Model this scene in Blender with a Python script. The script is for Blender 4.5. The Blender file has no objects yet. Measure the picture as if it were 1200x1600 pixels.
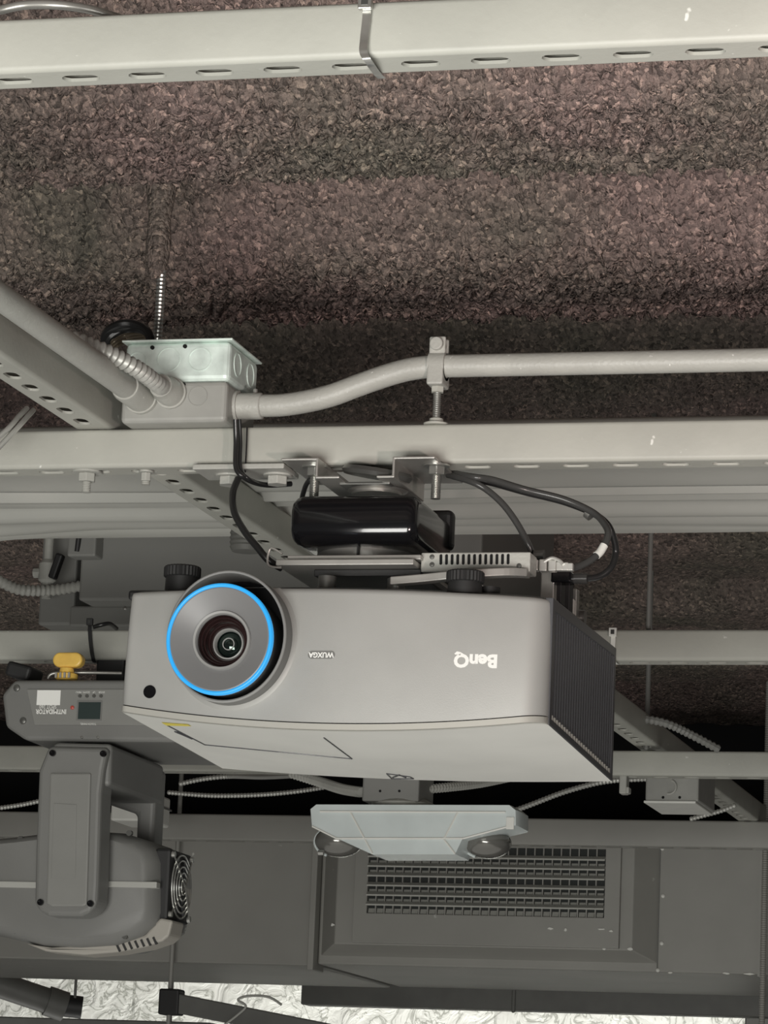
import bpy, bmesh, math, random
import numpy as np
from mathutils import Vector, Matrix, noise

scene = bpy.context.scene
COL = scene.collection
random.seed(4)

# ------------------------------------------------------------------ camera
CAM_Z = 1.7
_f = math.sqrt(20950 * 1480 - 200 * 1150)            # focal length in px of the 1200x1600 frame
_n = lambda v: Vector(v).normalized()
AY = _n((1480, 1150, _f)); AX = _n((20950, -200, -_f)); AZ = AX.cross(AY)   # world axes seen from the camera (right, down, forward)
W2C = Matrix((AX, AY, AZ))                           # rows: camera vector -> world vector
cam_d = bpy.data.cameras.new('camera'); cam = bpy.data.objects.new('camera', cam_d); COL.objects.link(cam)
cam_d.sensor_fit = 'VERTICAL'; cam_d.sensor_height = 36.0; cam_d.lens = _f / 1600 * 36.0
cam_d.clip_start = 0.05; cam_d.clip_end = 60
right = W2C @ Vector((1, 0, 0)); down = W2C @ Vector((0, 1, 0)); fwd = W2C @ Vector((0, 0, 1))
R = Matrix((right, -down, -fwd)).transposed().to_4x4()
cam.matrix_world = Matrix.Translation((0, 0, CAM_Z)) @ R
scene.camera = cam

def P(px, py, Y):
    """world point on the plane at depth Y that lies on the sight line of a photo pixel"""
    d = W2C @ Vector((px - 600, py - 800, _f))
    return d / d.y * Y + Vector((0, 0, CAM_Z))

# ------------------------------------------------------------------ world, lights, exposure
world = bpy.data.worlds.new('world'); scene.world = world; world.use_nodes = True
bg = world.node_tree.nodes['Background']
bg.inputs[0].default_value = (1.0, 0.99, 0.96, 1); bg.inputs[1].default_value = 0.08

def area(name, loc, target, sx, sy, power, col=(1, 1, 1)):
    l = bpy.data.lights.new(name, 'AREA'); l.shape = 'RECTANGLE'; l.size = sx; l.size_y = sy
    l.energy = power; l.color = col
    o = bpy.data.objects.new(name, l); COL.objects.link(o); o.location = loc
    o.rotation_euler = (Vector(target) - Vector(loc)).to_track_quat('-Z', 'Y').to_euler()
    return o
area('floor_bounce_fill', (-1.2, 4.0, 0.06), (-1.2, 4.0, 2.0), 4.0, 5.6, 27, (1.0, 0.99, 0.95))  # added upward fill standing in for light bounced off the floor
area('room_light', (-0.75, 0.30, 1.25), (-1.0, 3.4, 2.35), 1.8, 1.0, 90, (1.0, 0.985, 0.94))
sp = bpy.data.lights.new('stage_wash', 'SPOT'); sp.energy = 130; sp.color = (1.0, 0.82, 0.78); sp.spot_size = math.radians(34); sp.spot_blend = 1.0; sp.shadow_soft_size = 0.06
spo = bpy.data.objects.new('stage_wash', sp); COL.objects.link(spo); spo.location = (0.75, 1.0, 1.55)
spo.rotation_euler = (Vector((-0.52, 3.35, 2.76)) - Vector((0.75, 1.0, 1.55))).to_track_quat('-Z', 'Y').to_euler()
area('panel_fill', (-2.1, 8.3, 1.45), (-2.3, 9.3, 2.3), 3.0, 0.25, 30, (1.0, 0.99, 0.95))  # added fill, no fixture: brightens the white panels

scene.view_settings.view_transform = 'Standard'
scene.view_settings.look = 'None'
scene.view_settings.gamma = 1.0
scene.view_settings.use_curve_mapping = False
scene.view_settings.exposure = 0.0

# ------------------------------------------------------------------ materials
def new_mat(name):
    m = bpy.data.materials.new(name); m.use_nodes = True
    nt = m.node_tree; b = nt.nodes['Principled BSDF']
    return m, nt, b

def mat(name, col, rough=0.5, metal=0.0, var=0.0, vscale=20.0, bump=0.0, bscale=300.0, specks=None, spec=0.5, coat=0.0, emit=None, estr=0.0):
    m, nt, b = new_mat(name)
    b.inputs['Roughness'].default_value = rough
    b.inputs['Metallic'].default_value = metal
    b.inputs['Specular IOR Level'].default_value = spec
    b.inputs['Coat Weight'].default_value = coat
    c4 = (*col, 1)
    b.inputs['Base Color'].default_value = c4
    tc = nt.nodes.new('ShaderNodeTexCoord')
    last = None
    if var > 0:
        nz = nt.nodes.new('ShaderNodeTexNoise'); nz.inputs['Scale'].default_value = vscale; nz.inputs['Detail'].default_value = 5
        nt.links.new(tc.outputs['Object'], nz.inputs['Vector'])
        rp = nt.nodes.new('ShaderNodeValToRGB')
        rp.color_ramp.elements[0].position = 0.3; rp.color_ramp.elements[1].position = 0.7
        rp.color_ramp.elements[0].color = (*[c * (1 - var) for c in col], 1)
        rp.color_ramp.elements[1].color = (*[min(1, c * (1 + var)) for c in col], 1)
        nt.links.new(nz.outputs['Fac'], rp.inputs['Fac'])
        last = rp.outputs['Color']
    if specks:
        scol, sscale, thr = specks
        n2 = nt.nodes.new('ShaderNodeTexNoise'); n2.inputs['Scale'].default_value = sscale; n2.inputs['Detail'].default_value = 2
        nt.links.new(tc.outputs['Object'], n2.inputs['Vector'])
        r2 = nt.nodes.new('ShaderNodeValToRGB')
        r2.color_ramp.elements[0].position = thr; r2.color_ramp.elements[1].position = min(1, thr + 0.04)
        nt.links.new(n2.outputs['Fac'], r2.inputs['Fac'])
        mx = nt.nodes.new('ShaderNodeMix'); mx.data_type = 'RGBA'
        nt.links.new(r2.outputs['Color'], mx.inputs['Factor'])
        mx.inputs['B'].default_value = (*scol, 1)
        if last: nt.links.new(last, mx.inputs['A'])
        else: mx.inputs['A'].default_value = c4
        last = mx.outputs['Result']
    if last: nt.links.new(last, b.inputs['Base Color'])
    if bump > 0:
        n3 = nt.nodes.new('ShaderNodeTexNoise'); n3.inputs['Scale'].default_value = bscale; n3.inputs['Detail'].default_value = 4
        nt.links.new(tc.outputs['Object'], n3.inputs['Vector'])
        bp = nt.nodes.new('ShaderNodeBump'); bp.inputs['Strength'].default_value = bump; bp.inputs['Distance'].default_value = 0.002
        nt.links.new(n3.outputs['Fac'], bp.inputs['Height']); nt.links.new(bp.outputs['Normal'], b.inputs['Normal'])
    if emit:
        b.inputs['Emission Color'].default_value = (*emit, 1); b.inputs['Emission Strength'].default_value = estr
    return m

M = {}
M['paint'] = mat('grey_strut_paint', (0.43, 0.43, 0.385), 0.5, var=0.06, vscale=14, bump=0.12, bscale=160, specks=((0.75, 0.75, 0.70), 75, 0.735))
M['paint_dim'] = mat('grey_paint_dimmed', (0.31, 0.305, 0.28), 0.45, var=0.08, vscale=5, bump=0.10, bscale=60, specks=((0.6, 0.6, 0.56), 40, 0.76))  # strut paint darkened: weaker light at the back put into the colour
M['conduit'] = mat('grey_conduit_paint', (0.42, 0.42, 0.385), 0.42, var=0.06, vscale=30, bump=0.25, bscale=260, specks=((0.7, 0.7, 0.66), 160, 0.73))
M['box_paint'] = mat('junction_box_paint', (0.34, 0.34, 0.315), 0.5, var=0.06, vscale=40)
M['galv'] = mat('galvanised_steel', (0.70, 0.80, 0.745), 0.42, 0.12, var=0.18, vscale=55, bump=0.06, bscale=90)
M['zinc'] = mat('zinc_plated_steel', (0.52, 0.52, 0.49), 0.32, 0.85, var=0.12, vscale=60)
M['steel'] = mat('brushed_steel', (0.46, 0.45, 0.42), 0.36, 0.6, var=0.08, vscale=40)
M['dark_steel'] = mat('dark_coated_steel', (0.16, 0.16, 0.15), 0.32, 0.6, var=0.08, vscale=40)
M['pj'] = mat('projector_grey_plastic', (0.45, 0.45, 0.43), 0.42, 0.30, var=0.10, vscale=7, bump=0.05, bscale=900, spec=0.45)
M['pj_lit'] = mat('projector_plastic_lit', (0.82, 0.82, 0.77), 0.42, var=0.05, vscale=9)  # paler copy of the body plastic: light from below put into the colour
M['pj_trim'] = mat('projector_trim', (0.55, 0.54, 0.49), 0.3, 0.3)
M['pj_dark'] = mat('projector_black_plastic', (0.012, 0.012, 0.012), 0.45)
M['fin'] = mat('vent_fin_plastic', (0.075, 0.077, 0.082), 0.32)
M['disc'] = mat('lens_collar_grey', (0.20, 0.20, 0.20), 0.36, var=0.04, vscale=20)
M['hood'] = mat('lens_hood_grey', (0.15, 0.15, 0.143), 0.4)
M['lens_in'] = mat('lens_barrel_maroon', (0.018, 0.007, 0.007), 0.22)
M['lens_ring'] = mat('lens_ring_grey', (0.30, 0.30, 0.29), 0.35)
M['gloss'] = mat('black_gloss', (0.006, 0.006, 0.007), 0.14, coat=0.3)
M['rubber'] = mat('black_rubber', (0.018, 0.018, 0.018), 0.55)
M['cable'] = mat('black_cable', (0.02, 0.02, 0.02), 0.28)
M['cable_grey'] = mat('dark_grey_cable', (0.055, 0.055, 0.053), 0.24)
M['blue'] = mat('blue_light_ring', (0.02, 0.25, 0.6), 0.35, emit=(0.025, 0.37, 0.78), estr=0.62)
M['white'] = mat('white_plastic', (0.78, 0.78, 0.73), 0.45, var=0.04, vscale=30)
M['print'] = mat('white_print', (0.92, 0.92, 0.88), 0.5)
M['print_grey'] = mat('grey_badge', (0.19, 0.19, 0.18), 0.4)
M['screen'] = mat('dark_screen', (0.035, 0.05, 0.048), 0.25)
M['mh'] = mat('moving_head_plastic', (0.19, 0.19, 0.18), 0.5, var=0.05, vscale=12, bump=0.06, bscale=700)
M['mh_light'] = mat('moving_head_panel', (0.24, 0.24, 0.225), 0.45, var=0.05, vscale=15)
M['mh_strip'] = mat('moving_head_strip', (0.42, 0.42, 0.39), 0.4)
M['mh_chin'] = mat('moving_head_chin', (0.38, 0.36, 0.32), 0.5)
M['orange'] = mat('amber_plastic', (0.95, 0.60, 0.13), 0.35, var=0.1, vscale=60)
M['yellow'] = mat('yellow_sticker', (0.85, 0.72, 0.12), 0.5)
M['red'] = mat('red_lamp', (0.5, 0.08, 0.06), 0.3)
M['em'] = mat('emergency_light_shell', (0.66, 0.72, 0.71), 0.3, var=0.08, vscale=14)
M['em_lamp'] = mat('emergency_lamp_head', (0.20, 0.195, 0.18), 0.16, 0.4)
M['fabric'] = mat('wrapped_duct_grey', (0.46, 0.46, 0.425), 0.55, var=0.07, vscale=6, bump=0.1, bscale=40)
M['unit'] = mat('fan_unit_paint', (0.23, 0.23, 0.215), 0.5, var=0.05, vscale=6)
M['flexw'] = mat('armoured_cable', (0.62, 0.62, 0.58), 0.35, 0.5)
M['flexg'] = mat('painted_flex', (0.40, 0.40, 0.37), 0.4, 0.25, var=0.2, vscale=120)
M['dark_paint'] = mat('dark_pipe_paint', (0.13, 0.13, 0.12), 0.5, var=0.1, vscale=20)
M['copper'] = mat('wire_mix', (0.16, 0.13, 0.09), 0.4, 0.3)
M['black_hole'] = mat('black_inside', (0.004, 0.004, 0.004), 0.9)
M['throat'] = mat('duct_inside', (0.03, 0.034, 0.032), 0.7)
M['floor'] = mat('floor_grey', (0.32, 0.31, 0.29), 0.6, var=0.1, vscale=2)
M['wall_dark'] = mat('dark_wall', (0.006, 0.006, 0.006), 0.9, var=0.1, vscale=4)  # near-black: darkness of the gap over the duct put into the colour

def glass_mat():
    m, nt, b = new_mat('coated_lens_glass')
    b.inputs['Base Color'].default_value = (0.012, 0.010, 0.012, 1)
    b.inputs['Roughness'].default_value = 0.03
    b.inputs['Coat Weight'].default_value = 1.0; b.inputs['Coat Roughness'].default_value = 0.02
    b.inputs['Coat Tint'].default_value = (0.5, 0.9, 0.7, 1)
    return m
M['glass'] = glass_mat()

def deck_mat():
    m, nt, b = new_mat('sprayed_fibre_brown')
    b.inputs['Roughness'].default_value = 0.7; b.inputs['Specular IOR Level'].default_value = 0.35
    tc = nt.nodes.new('ShaderNodeTexCoord')
    def nz(scale, detail=4, rough=0.6):
        n = nt.nodes.new('ShaderNodeTexNoise'); n.inputs['Scale'].default_value = scale; n.inputs['Detail'].default_value = detail
        n.inputs['Roughness'].default_value = rough
        nt.links.new(tc.outputs['Object'], n.inputs['Vector']); return n
    big = nz(2.2, 3); fine = nz(70, 4, 0.7)
    vo = nt.nodes.new('ShaderNodeTexVoronoi'); vo.inputs['Scale'].default_value = 230
    wv = nt.nodes.new('ShaderNodeVectorMath'); wv.operation = 'MULTIPLY_ADD'; wv.inputs[1].default_value = (0.012, 0.012, 0.012)
    nt.links.new(fine.outputs['Color'], wv.inputs[0]); nt.links.new(tc.outputs['Object'], wv.inputs[2]); nt.links.new(wv.outputs[0], vo.inputs['Vector'])
    r1 = nt.nodes.new('ShaderNodeValToRGB')
    r1.color_ramp.elements[0].position = 0.38; r1.color_ramp.elements[1].position = 0.62
    r1.color_ramp.elements[0].color = (0.150, 0.136, 0.112, 1); r1.color_ramp.elements[1].color = (0.225, 0.168, 0.155, 1)
    nt.links.new(big.outputs['Fac'], r1.inputs['Fac'])
    bw = nt.nodes.new('ShaderNodeSeparateColor'); nt.links.new(vo.outputs['Color'], bw.inputs['Color'])
    r2 = nt.nodes.new('ShaderNodeValToRGB')
    e = r2.color_ramp.elements
    e[0].position = 0.0; e[0].color = (0.4, 0.4, 0.4, 1); e[1].position = 1.0; e[1].color = (2.2, 2.1, 2.0, 1)  # grain tones: glints and dark pits painted into the base colour
    k = e.new(0.3); k.color = (0.8, 0.8, 0.8, 1); k = e.new(0.85); k.color = (1.25, 1.22, 1.2, 1)
    nt.links.new(bw.outputs['Red'], r2.inputs['Fac'])
    mx = nt.nodes.new('ShaderNodeMix'); mx.data_type = 'RGBA'; mx.blend_type = 'MULTIPLY'; mx.inputs['Factor'].default_value = 1
    nt.links.new(r1.outputs['Color'], mx.inputs['A']); nt.links.new(r2.outputs['Color'], mx.inputs['B'])
    nt.links.new(mx.outputs['Result'], b.inputs['Base Color'])
    ad = nt.nodes.new('ShaderNodeMath'); ad.operation = 'SUBTRACT'
    nt.links.new(fine.outputs['Fac'], ad.inputs[0]); nt.links.new(vo.outputs['Distance'], ad.inputs[1])
    bp = nt.nodes.new('ShaderNodeBump'); bp.inputs['Strength'].default_value = 0.9; bp.inputs['Distance'].default_value = 0.004
    nt.links.new(ad.outputs[0], bp.inputs['Height']); nt.links.new(bp.outputs['Normal'], b.inputs['Normal'])
    return m
M['deck'] = deck_mat()

def crinkle_mat():
    m, nt, b = new_mat('white_crinkled_film')
    b.inputs['Roughness'].default_value = 0.35
    tc = nt.nodes.new('ShaderNodeTexCoord')
    n = nt.nodes.new('ShaderNodeTexNoise'); n.inputs['Scale'].default_value = 14; n.inputs['Detail'].default_value = 4
    n.inputs['Distortion'].default_value = 1.6
    nt.links.new(tc.outputs['Object'], n.inputs['Vector'])
    r = nt.nodes.new('ShaderNodeValToRGB')
    e = r.color_ramp.elements
    e[0].position = 0.47; e[0].color = (0.92, 0.93, 0.87, 1); e[1].position = 0.53; e[1].color = (0.92, 0.93, 0.87, 1)
    k = e.new(0.50); k.color = (0.42, 0.43, 0.38, 1)  # thin dark lines: shade of the creases painted into the film
    nt.links.new(n.outputs['Fac'], r.inputs['Fac']); nt.links.new(r.outputs['Color'], b.inputs['Base Color'])
    bp = nt.nodes.new('ShaderNodeBump'); bp.inputs['Strength'].default_value = 0.8; bp.inputs['Distance'].default_value = 0.02
    nt.links.new(n.outputs['Fac'], bp.inputs['Height']); nt.links.new(bp.outputs['Normal'], b.inputs['Normal'])
    return m
M['crinkle'] = crinkle_mat()

# ------------------------------------------------------------------ mesh helpers
ORG = {}

class MB:
    """collects world-space shapes; build() links them as ONE mesh object"""
    def __init__(s): s.v = []; s.f = []
    def add(s, vs, fs):
        o = len(s.v); s.v += [tuple(v) for v in vs]; s.f += [tuple(i + o for i in f) for f in fs]; return s
    def box(s, lo, hi):
        (a, b, c), (d, e, f) = lo, hi
        v = [(a, b, c), (d, b, c), (d, e, c), (a, e, c), (a, b, f), (d, b, f), (d, e, f), (a, e, f)]
        return s.add(v, [(0, 3, 2, 1), (4, 5, 6, 7), (0, 1, 5, 4), (1, 2, 6, 5), (2, 3, 7, 6), (3, 0, 4, 7)])
    def obox(s, c, size, rot):
        hx, hy, hz = [q / 2 for q in size]
        v = [Vector(c) + rot @ Vector((x, y, z)) for z in (-hz, hz) for x, y in ((-hx, -hy), (hx, -hy), (hx, hy), (-hx, hy))]
        return s.add(v, [(0, 3, 2, 1), (4, 5, 6, 7), (0, 1, 5, 4), (1, 2, 6, 5), (2, 3, 7, 6), (3, 0, 4, 7)])
    def rings(s, rings, cap0=True, cap1=True, closed=True):
        o = len(s.v); n = len(rings[0])
        for r in rings: s.v += [tuple(p) for p in r]
        m = n if closed else n - 1
        for i in range(len(rings) - 1):
            for j in range(m):
                k = (j + 1) % n
                s.f.append((o + i * n + j, o + i * n + k, o + (i + 1) * n + k, o + (i + 1) * n + j))
        if cap0: s.f.append(tuple(o + j for j in range(n))[::-1])
        if cap1: s.f.append(tuple(o + (len(rings) - 1) * n + j for j in range(n)))
        return s
    def lathe(s, base, axis, prof, n=32, cap0=True, cap1=True, sx=1.0, sz=1.0):
        a = Vector(axis).normalized()
        u = a.orthogonal().normalized() if abs(a.y) < 0.99 else Vector((1, 0, 0))
        w = a.cross(u); base = Vector(base)
        R_ = []
        for (t, r) in prof:
            R_.append([base + a * t + u * (r * sx * math.cos(2 * math.pi * k / n)) + w * (r * sz * math.sin(2 * math.pi * k / n)) for k in range(n)])
        return s.rings(R_, cap0, cap1)
    def cyl(s, p0, p1, r, r2=None, n=20):
        p0, p1 = Vector(p0), Vector(p1); L = (p1 - p0).length
        return s.lathe(p0, p1 - p0, [(0, r), (L, r if r2 is None else r2)], n)
    def hexa(s, p0, p1, r): return s.cyl(p0, p1, r, n=6)
    def tube(s, pts, r, n=10, caps=True):
        pts = [Vector(p) for p in pts]; up = None; R_ = []
        for i, p in enumerate(pts):
            t = (pts[min(i + 1, len(pts) - 1)] - pts[max(i - 1, 0)]).normalized()
            if up is None: up = t.orthogonal().normalized()
            up = (up - t * up.dot(t)).normalized(); w = t.cross(up)
            rr = r(i) if callable(r) else r
            R_.append([p + up * (rr * math.cos(2 * math.pi * k / n)) + w * (rr * math.sin(2 * math.pi * k / n)) for k in range(n)])
        return s.rings(R_, caps, caps)
    def prism(s, outline, d0, d1, plane='xz'):
        """outline of (a, b) extruded along the third axis from d0 to d1"""
        def mk(a, b, d):
            return (a, d, b) if plane == 'xz' else ((d, a, b) if plane == 'yz' else (a, b, d))
        return s.rings([[mk(a, b, d0) for a, b in outline], [mk(a, b, d1) for a, b in outline]])
    def build(s, name, m, parent=None, smooth=False, bevel=0.0, seg=2, angle=35):
        vs = [Vector(v) for v in s.v]
        if parent is not None: org = ORG[parent]
        else:
            xs = [v.x for v in vs]; ys = [v.y for v in vs]; zs = [v.z for v in vs]
            org = Vector(((min(xs) + max(xs)) / 2, (min(ys) + max(ys)) / 2, min(zs)))
        me = bpy.data.meshes.new(name); me.from_pydata([tuple(v - org) for v in vs], [], s.f)
        bm = bmesh.new(); bm.from_mesh(me); bmesh.ops.recalc_face_normals(bm, faces=bm.faces); bm.to_mesh(me); bm.free()
        me.materials.append(M[m])
        o = bpy.data.objects.new(name, me); COL.objects.link(o)
        if parent is not None: o.parent = parent; ORG[o] = org
        else: o.location = org; ORG[o] = org
        if smooth:
            for p in me.polygons: p.use_smooth = True
            try: me.set_sharp_from_angle(angle=math.radians(angle))
            except Exception: pass
        if bevel > 0:
            b = o.modifiers.new('bevel', 'BEVEL'); b.width = bevel; b.segments = seg; b.limit_method = 'ANGLE'; b.angle_limit = math.radians(30)
        return o

def tag(o, label=None, cat=None, group=None, kind=None):
    if label: o['label'] = label
    if cat: o['category'] = cat
    if group: o['group'] = group
    if kind: o['kind'] = kind
    return o
def thing(name, loc, label, cat, group=None):
    o = bpy.data.objects.new(name, None); COL.objects.link(o); o.location = loc; o.empty_display_size = 0.05
    ORG[o] = Vector(loc); return tag(o, label, cat, group)
def piece(src, off, parent=None):
    """a copy of a part that shares its mesh, shifted by off"""
    c = src.copy(); COL.objects.link(c); c.parent = parent or src.parent; c.location = src.location + Vector(off)
    ORG[c] = ORG[src] + Vector(off); return c

def smooth_path(pts, per=10):
    pts = [Vector(p) for p in pts]; out = []
    for i in range(len(pts) - 1):
        p0 = pts[max(i - 1, 0)]; p1 = pts[i]; p2 = pts[i + 1]; p3 = pts[min(i + 2, len(pts) - 1)]
        for k in range(per):
            t = k / per
            out.append(0.5 * ((2 * p1) + (p2 - p0) * t + (2 * p0 - 5 * p1 + 4 * p2 - p3) * t * t + (3 * p1 - p0 - 3 * p2 + p3) * t ** 3))
    out.append(pts[-1]); return out
def resample(pts, step):
    out = [pts[0]]; acc = 0
    for a, b in zip(pts, pts[1:]):
        L = (b - a).length; d = step - acc
        while d <= L:
            out.append(a + (b - a) * (d / L)); d += step
        acc = (acc + L) % step
    return out
def flex(pts, r, pitch=0.008, amp=0.16, n=12):
    """ribbed armoured tube"""
    path = resample(smooth_path(pts, 20), pitch / 4)
    prof = [1 - amp, 1.0, 1 + amp * 0.6, 1.0]
    return MB().tube(path, lambda i: r * prof[i % 4], n)

# ------------------------------------------------------------------ the setting: ceiling, floor, back wall
def build_ceiling():
    PITCH, DEEP = 0.585, 0.105
    def ss(a, b, t):
        t = min(1, max(0, (t - a) / (b - a))); return t * t * (3 - 2 * t)
    def zc(x, y):                                   # steel deck ribs: sharp step up, flat flute, slope down, flat rib
        t = ((y - 3.41 + 0.015 * math.sin(x * 3.1)) / PITCH) % 1.0
        return 2.748 + DEEP * (ss(0, 0.12, t) - ss(0.42, 0.66, t))
    def grid(x0, x1, y0, y1, st, amp, fs, sy=1.0):
        nx = int((x1 - x0) / st) + 1; ny = int((y1 - y0) / (st * sy)) + 1
        vs = []
        for j in range(ny):
            y = y0 + (y1 - y0) * j / (ny - 1)
            for i in range(nx):
                x = x0 + (x1 - x0) * i / (nx - 1)
                p = Vector((x, y, 0))
                d = 0.5 - 1.3 * abs(noise.noise(p * fs)) - 1.3 * abs(noise.noise(p * fs * 2.2 + Vector((7, 3, 1)))) - 0.8 * noise.noise(p * fs * 0.35 + Vector((1, 9, 4)))
                vs.append((x, y, zc(x, y) + amp * d))
        fs_ = [(j * nx + i, j * nx + i + 1, (j + 1) * nx + i + 1, (j + 1) * nx + i) for j in range(ny - 1) for i in range(nx - 1)]
        return vs, fs_
    mb = MB()
    mb.add(*grid(-1.65, -0.35, 2.9, 4.0, 0.0031, 0.0120, 60))
    mb.add(*grid(-2.0, -0.5, 3.997, 4.95, 0.0040, 0.0120, 60))
    mb.add(*grid(-2.9, 0.0, 4.947, 7.7, 0.013, 0.007, 45))
    mb.add(*grid(-4.0, -0.05, 7.7, 9.35, 0.04, 0.008, 20))
    mb.add(*grid(-5.0, -1.64, -1.0, 4.0, 0.06, 0.006, 30))
    mb.add(*grid(-5.0, -1.99, 3.99, 7.7, 0.06, 0.006, 30))
    mb.add(*grid(-0.51, 2.5, 3.99, 9.35, 0.06, 0.006, 30))
    mb.add(*grid(-0.36, 2.5, -1.0, 4.0, 0.05, 0.006, 30))
    mb.add(*grid(-1.65, -0.35, -1.0, 2.91, 0.05, 0.006, 30))
    o = mb.build('ceiling', 'deck', smooth=True, angle=180)
    for v in (): pass
    tag(o, 'ribbed ceiling sprayed with rough brown fibre above the struts', None, None, 'structure')
build_ceiling()
tag(MB().box((-6, -3, -0.05), (4, 9.6, 0)).build('floor', 'floor'), 'grey floor far below the hanging equipment', None, None, 'structure')
tag(MB().box((-6, 7.62, 2.36), (4, 7.72, 2.95)).build('wall_gap_blocker', 'wall_dark'), 'added black sheet darkening the gap above the square duct', None, None, 'structure')  # added sheet: keeps this gap black and blocks the panel light
wb = MB().box((-6, 9.4, 0), (4, 9.5, 2.95)).build('wall_back', 'wall_dark'); tag(wb, 'dark back wall with white crinkled panels low down', None, None, 'structure')
xs_ = [P(-700, 1570, 9.35).x, P(-330, 1570, 9.35).x, P(205, 1570, 9.35).x, P(772, 1570, 9.35).x, P(1162, 1570, 9.35).x]
for a, b in zip(xs_, xs_[1:]):
    nx, nz = 30, 16
    vs = []
    for j in range(nz + 1):
        for i in range(nx + 1):
            x = a + 0.004 + (b - a - 0.008) * i / nx; z = 1.75 + 0.62 * j / nz
            vs.append((x, 9.37 - 0.010 * noise.noise(Vector((x * 9, 0, z * 9))), z))
    MB().add(vs, [(j * (nx + 1) + i, j * (nx + 1) + i + 1, (j + 1) * (nx + 1) + i + 1, (j + 1) * (nx + 1) + i) for j in range(nz) for i in range(nx)]
             ).add([(a, 9.38, 1.74), (b, 9.38, 1.74), (b, 9.38, 2.38), (a, 9.38, 2.38)], [(0, 1, 2, 3)]).build('wall_panel', 'crinkle', wb, smooth=True)

# ------------------------------------------------------------------ slotted strut channel
SW, ST, SR = 0.041, 0.0026, 0.0045
def strut(p0, length, axis, label, phase=0.0, pitch=0.0508, m='paint', slots=True, w=SW, h=SW):
    """channel whose slotted web is underneath. p0: lower near/left corner; axis 'x' or 'y'"""
    L = Vector((1, 0, 0)) if axis == 'x' else Vector((0, 1, 0))
    S = Vector((0, 1, 0)) if axis == 'x' else Vector((1, 0, 0))
    U = Vector((0, 0, 1)); p0 = Vector(p0); mb = MB()
    q = lambda l, s, u: p0 + L * l + S * s + U * u
    for sd in (0, 1):
        fs = (lambda s: s) if sd == 0 else (lambda s: w - s)
        outer = [(SR * 2.2, h), (SR, h)] + [(SR - SR * math.sin(a), h - SR + SR * math.cos(a)) for a in (0.5, 1.05, 1.57)]
        outer += [(SR - SR * math.cos(a), SR - SR * math.sin(a)) for a in (0, 0.4, 0.8, 1.2, 1.57)]
        inner = [(SR, ST)] + [(SR - (SR - ST) * math.cos(a), SR - (SR - ST) * math.sin(a)) for a in (1.2, 0.8, 0.4, 0)]
        inner += [(ST, h - SR), (SR, h - ST), (SR * 2.2, h - ST)]
        prof = outer + inner
        mb.rings([[q(0, fs(s), u) for s, u in prof], [q(length, fs(s), u) for s, u in prof]])
    # slotted web, one cell per slot
    s0, s1 = SR, w - SR; cs = w / 2; hs = (s1 - s0) / 2
    hl, hw = 0.0143, 0.0071
    def stad(a):
        c, s_ = math.cos(a), math.sin(a); lo, hi = 0, 0.05
        for _ in range(24):
            r = (lo + hi) / 2; x, y = r * c, r * s_
            d = max(0, abs(x) - (hl - hw)); ins = d * d + y * y < hw * hw
            lo, hi = (r, hi) if ins else (lo, r)
        return lo * c, lo * s_
    cells = []; x = phase % pitch - pitch
    while x < length:
        cells.append((max(0, x), min(length, x + pitch), x + pitch / 2)); x += pitch
    for (a, b, c) in cells:
        if b - a < 1e-5: continue
        if not slots or c - hl < a + 0.002 or c + hl > b - 0.002:
            mb.rings([[q(l, s, 0) for l, s in ((a, s0), (b, s0), (b, s1), (a, s1))], [q(l, s, ST) for l, s in ((a, s0), (b, s0), (b, s1), (a, s1))]]); continue
        ha, hb = c - a, b - c
        angs = sorted(set([math.atan2(hs, hb), math.atan2(hs, -ha), math.atan2(-hs, -ha), math.atan2(-hs, hb)] + [2 * math.pi * k / 20 - math.pi for k in range(20)]))
        ins, out = [], []
        for t in angs:
            ins.append(stad(t)); cc, ss = math.cos(t), math.sin(t)
            r = min((hb / cc if cc > 1e-6 else (-ha / cc if cc < -1e-6 else 9)), (hs / abs(ss) if abs(ss) > 1e-6 else 9))
            out.append((r * cc, r * ss))
        rr = [[q(c + l, cs + s, u) for l, s in pp] for pp, u in ((out, 0), (ins, 0), (ins, ST), (out, ST))]
        mb.rings(rr, False, False)
    o = mb.build('strut_channel', m, smooth=True, angle=40)
    return tag(o, label, 'strut', 'painted strut channels under the ceiling')

def strut_x(px_l, Y, Z, label, x0, x1, slotpx=None, **k):
    ph = 0
    if slotpx: ph = (P(slotpx[0], slotpx[1], Y + 0.02).x - x0) - 0.0254
    return strut((x0, Y, Z), x1 - x0, 'x', label, phase=ph, **k)
Z1, Z2, Z3, Z4, Z5 = 2.4935, 2.4395, 2.4125, 2.4055, 2.402
strut_x(0, 2.30, Z1, 'nearest thick grey slotted strut crossing the top of the picture', -1.7, 0.2, (335, 118))
strut_x(0, 3.40, Z2, 'grey slotted strut that carries the projector mount and junction box', -2.0, 0.05, (900, 727))
strut_x(0, 4.50, Z3, 'grey strut level with the projector, behind it, carrying the moving light', -2.6, -0.1, (1000, 1036))
strut_x(0, 5.65, Z4, 'grey strut just below the projector, in front of the square duct', -3.0, -0.2, (700, 1216))
strut_x(0, 6.72, Z5, 'dim grey strut right along the top edge of the square duct', -3.4, -0.2, (700, 1320), m='paint_dim', h=0.052)
# struts that run away from the camera, lying on the cross struts
AXL = -1.257
strut((AXL, 2.42, 2.4815), 3.2, 'y', 'slotted strut running into the distance under the junction box, left', phase=0.01)
BX = P(946, 1110, 5.42).x
strut((BX, 4.4, 2.4545), 2.42, 'y', 'strut running into the distance right of the projector', phase=0.02)

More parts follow.
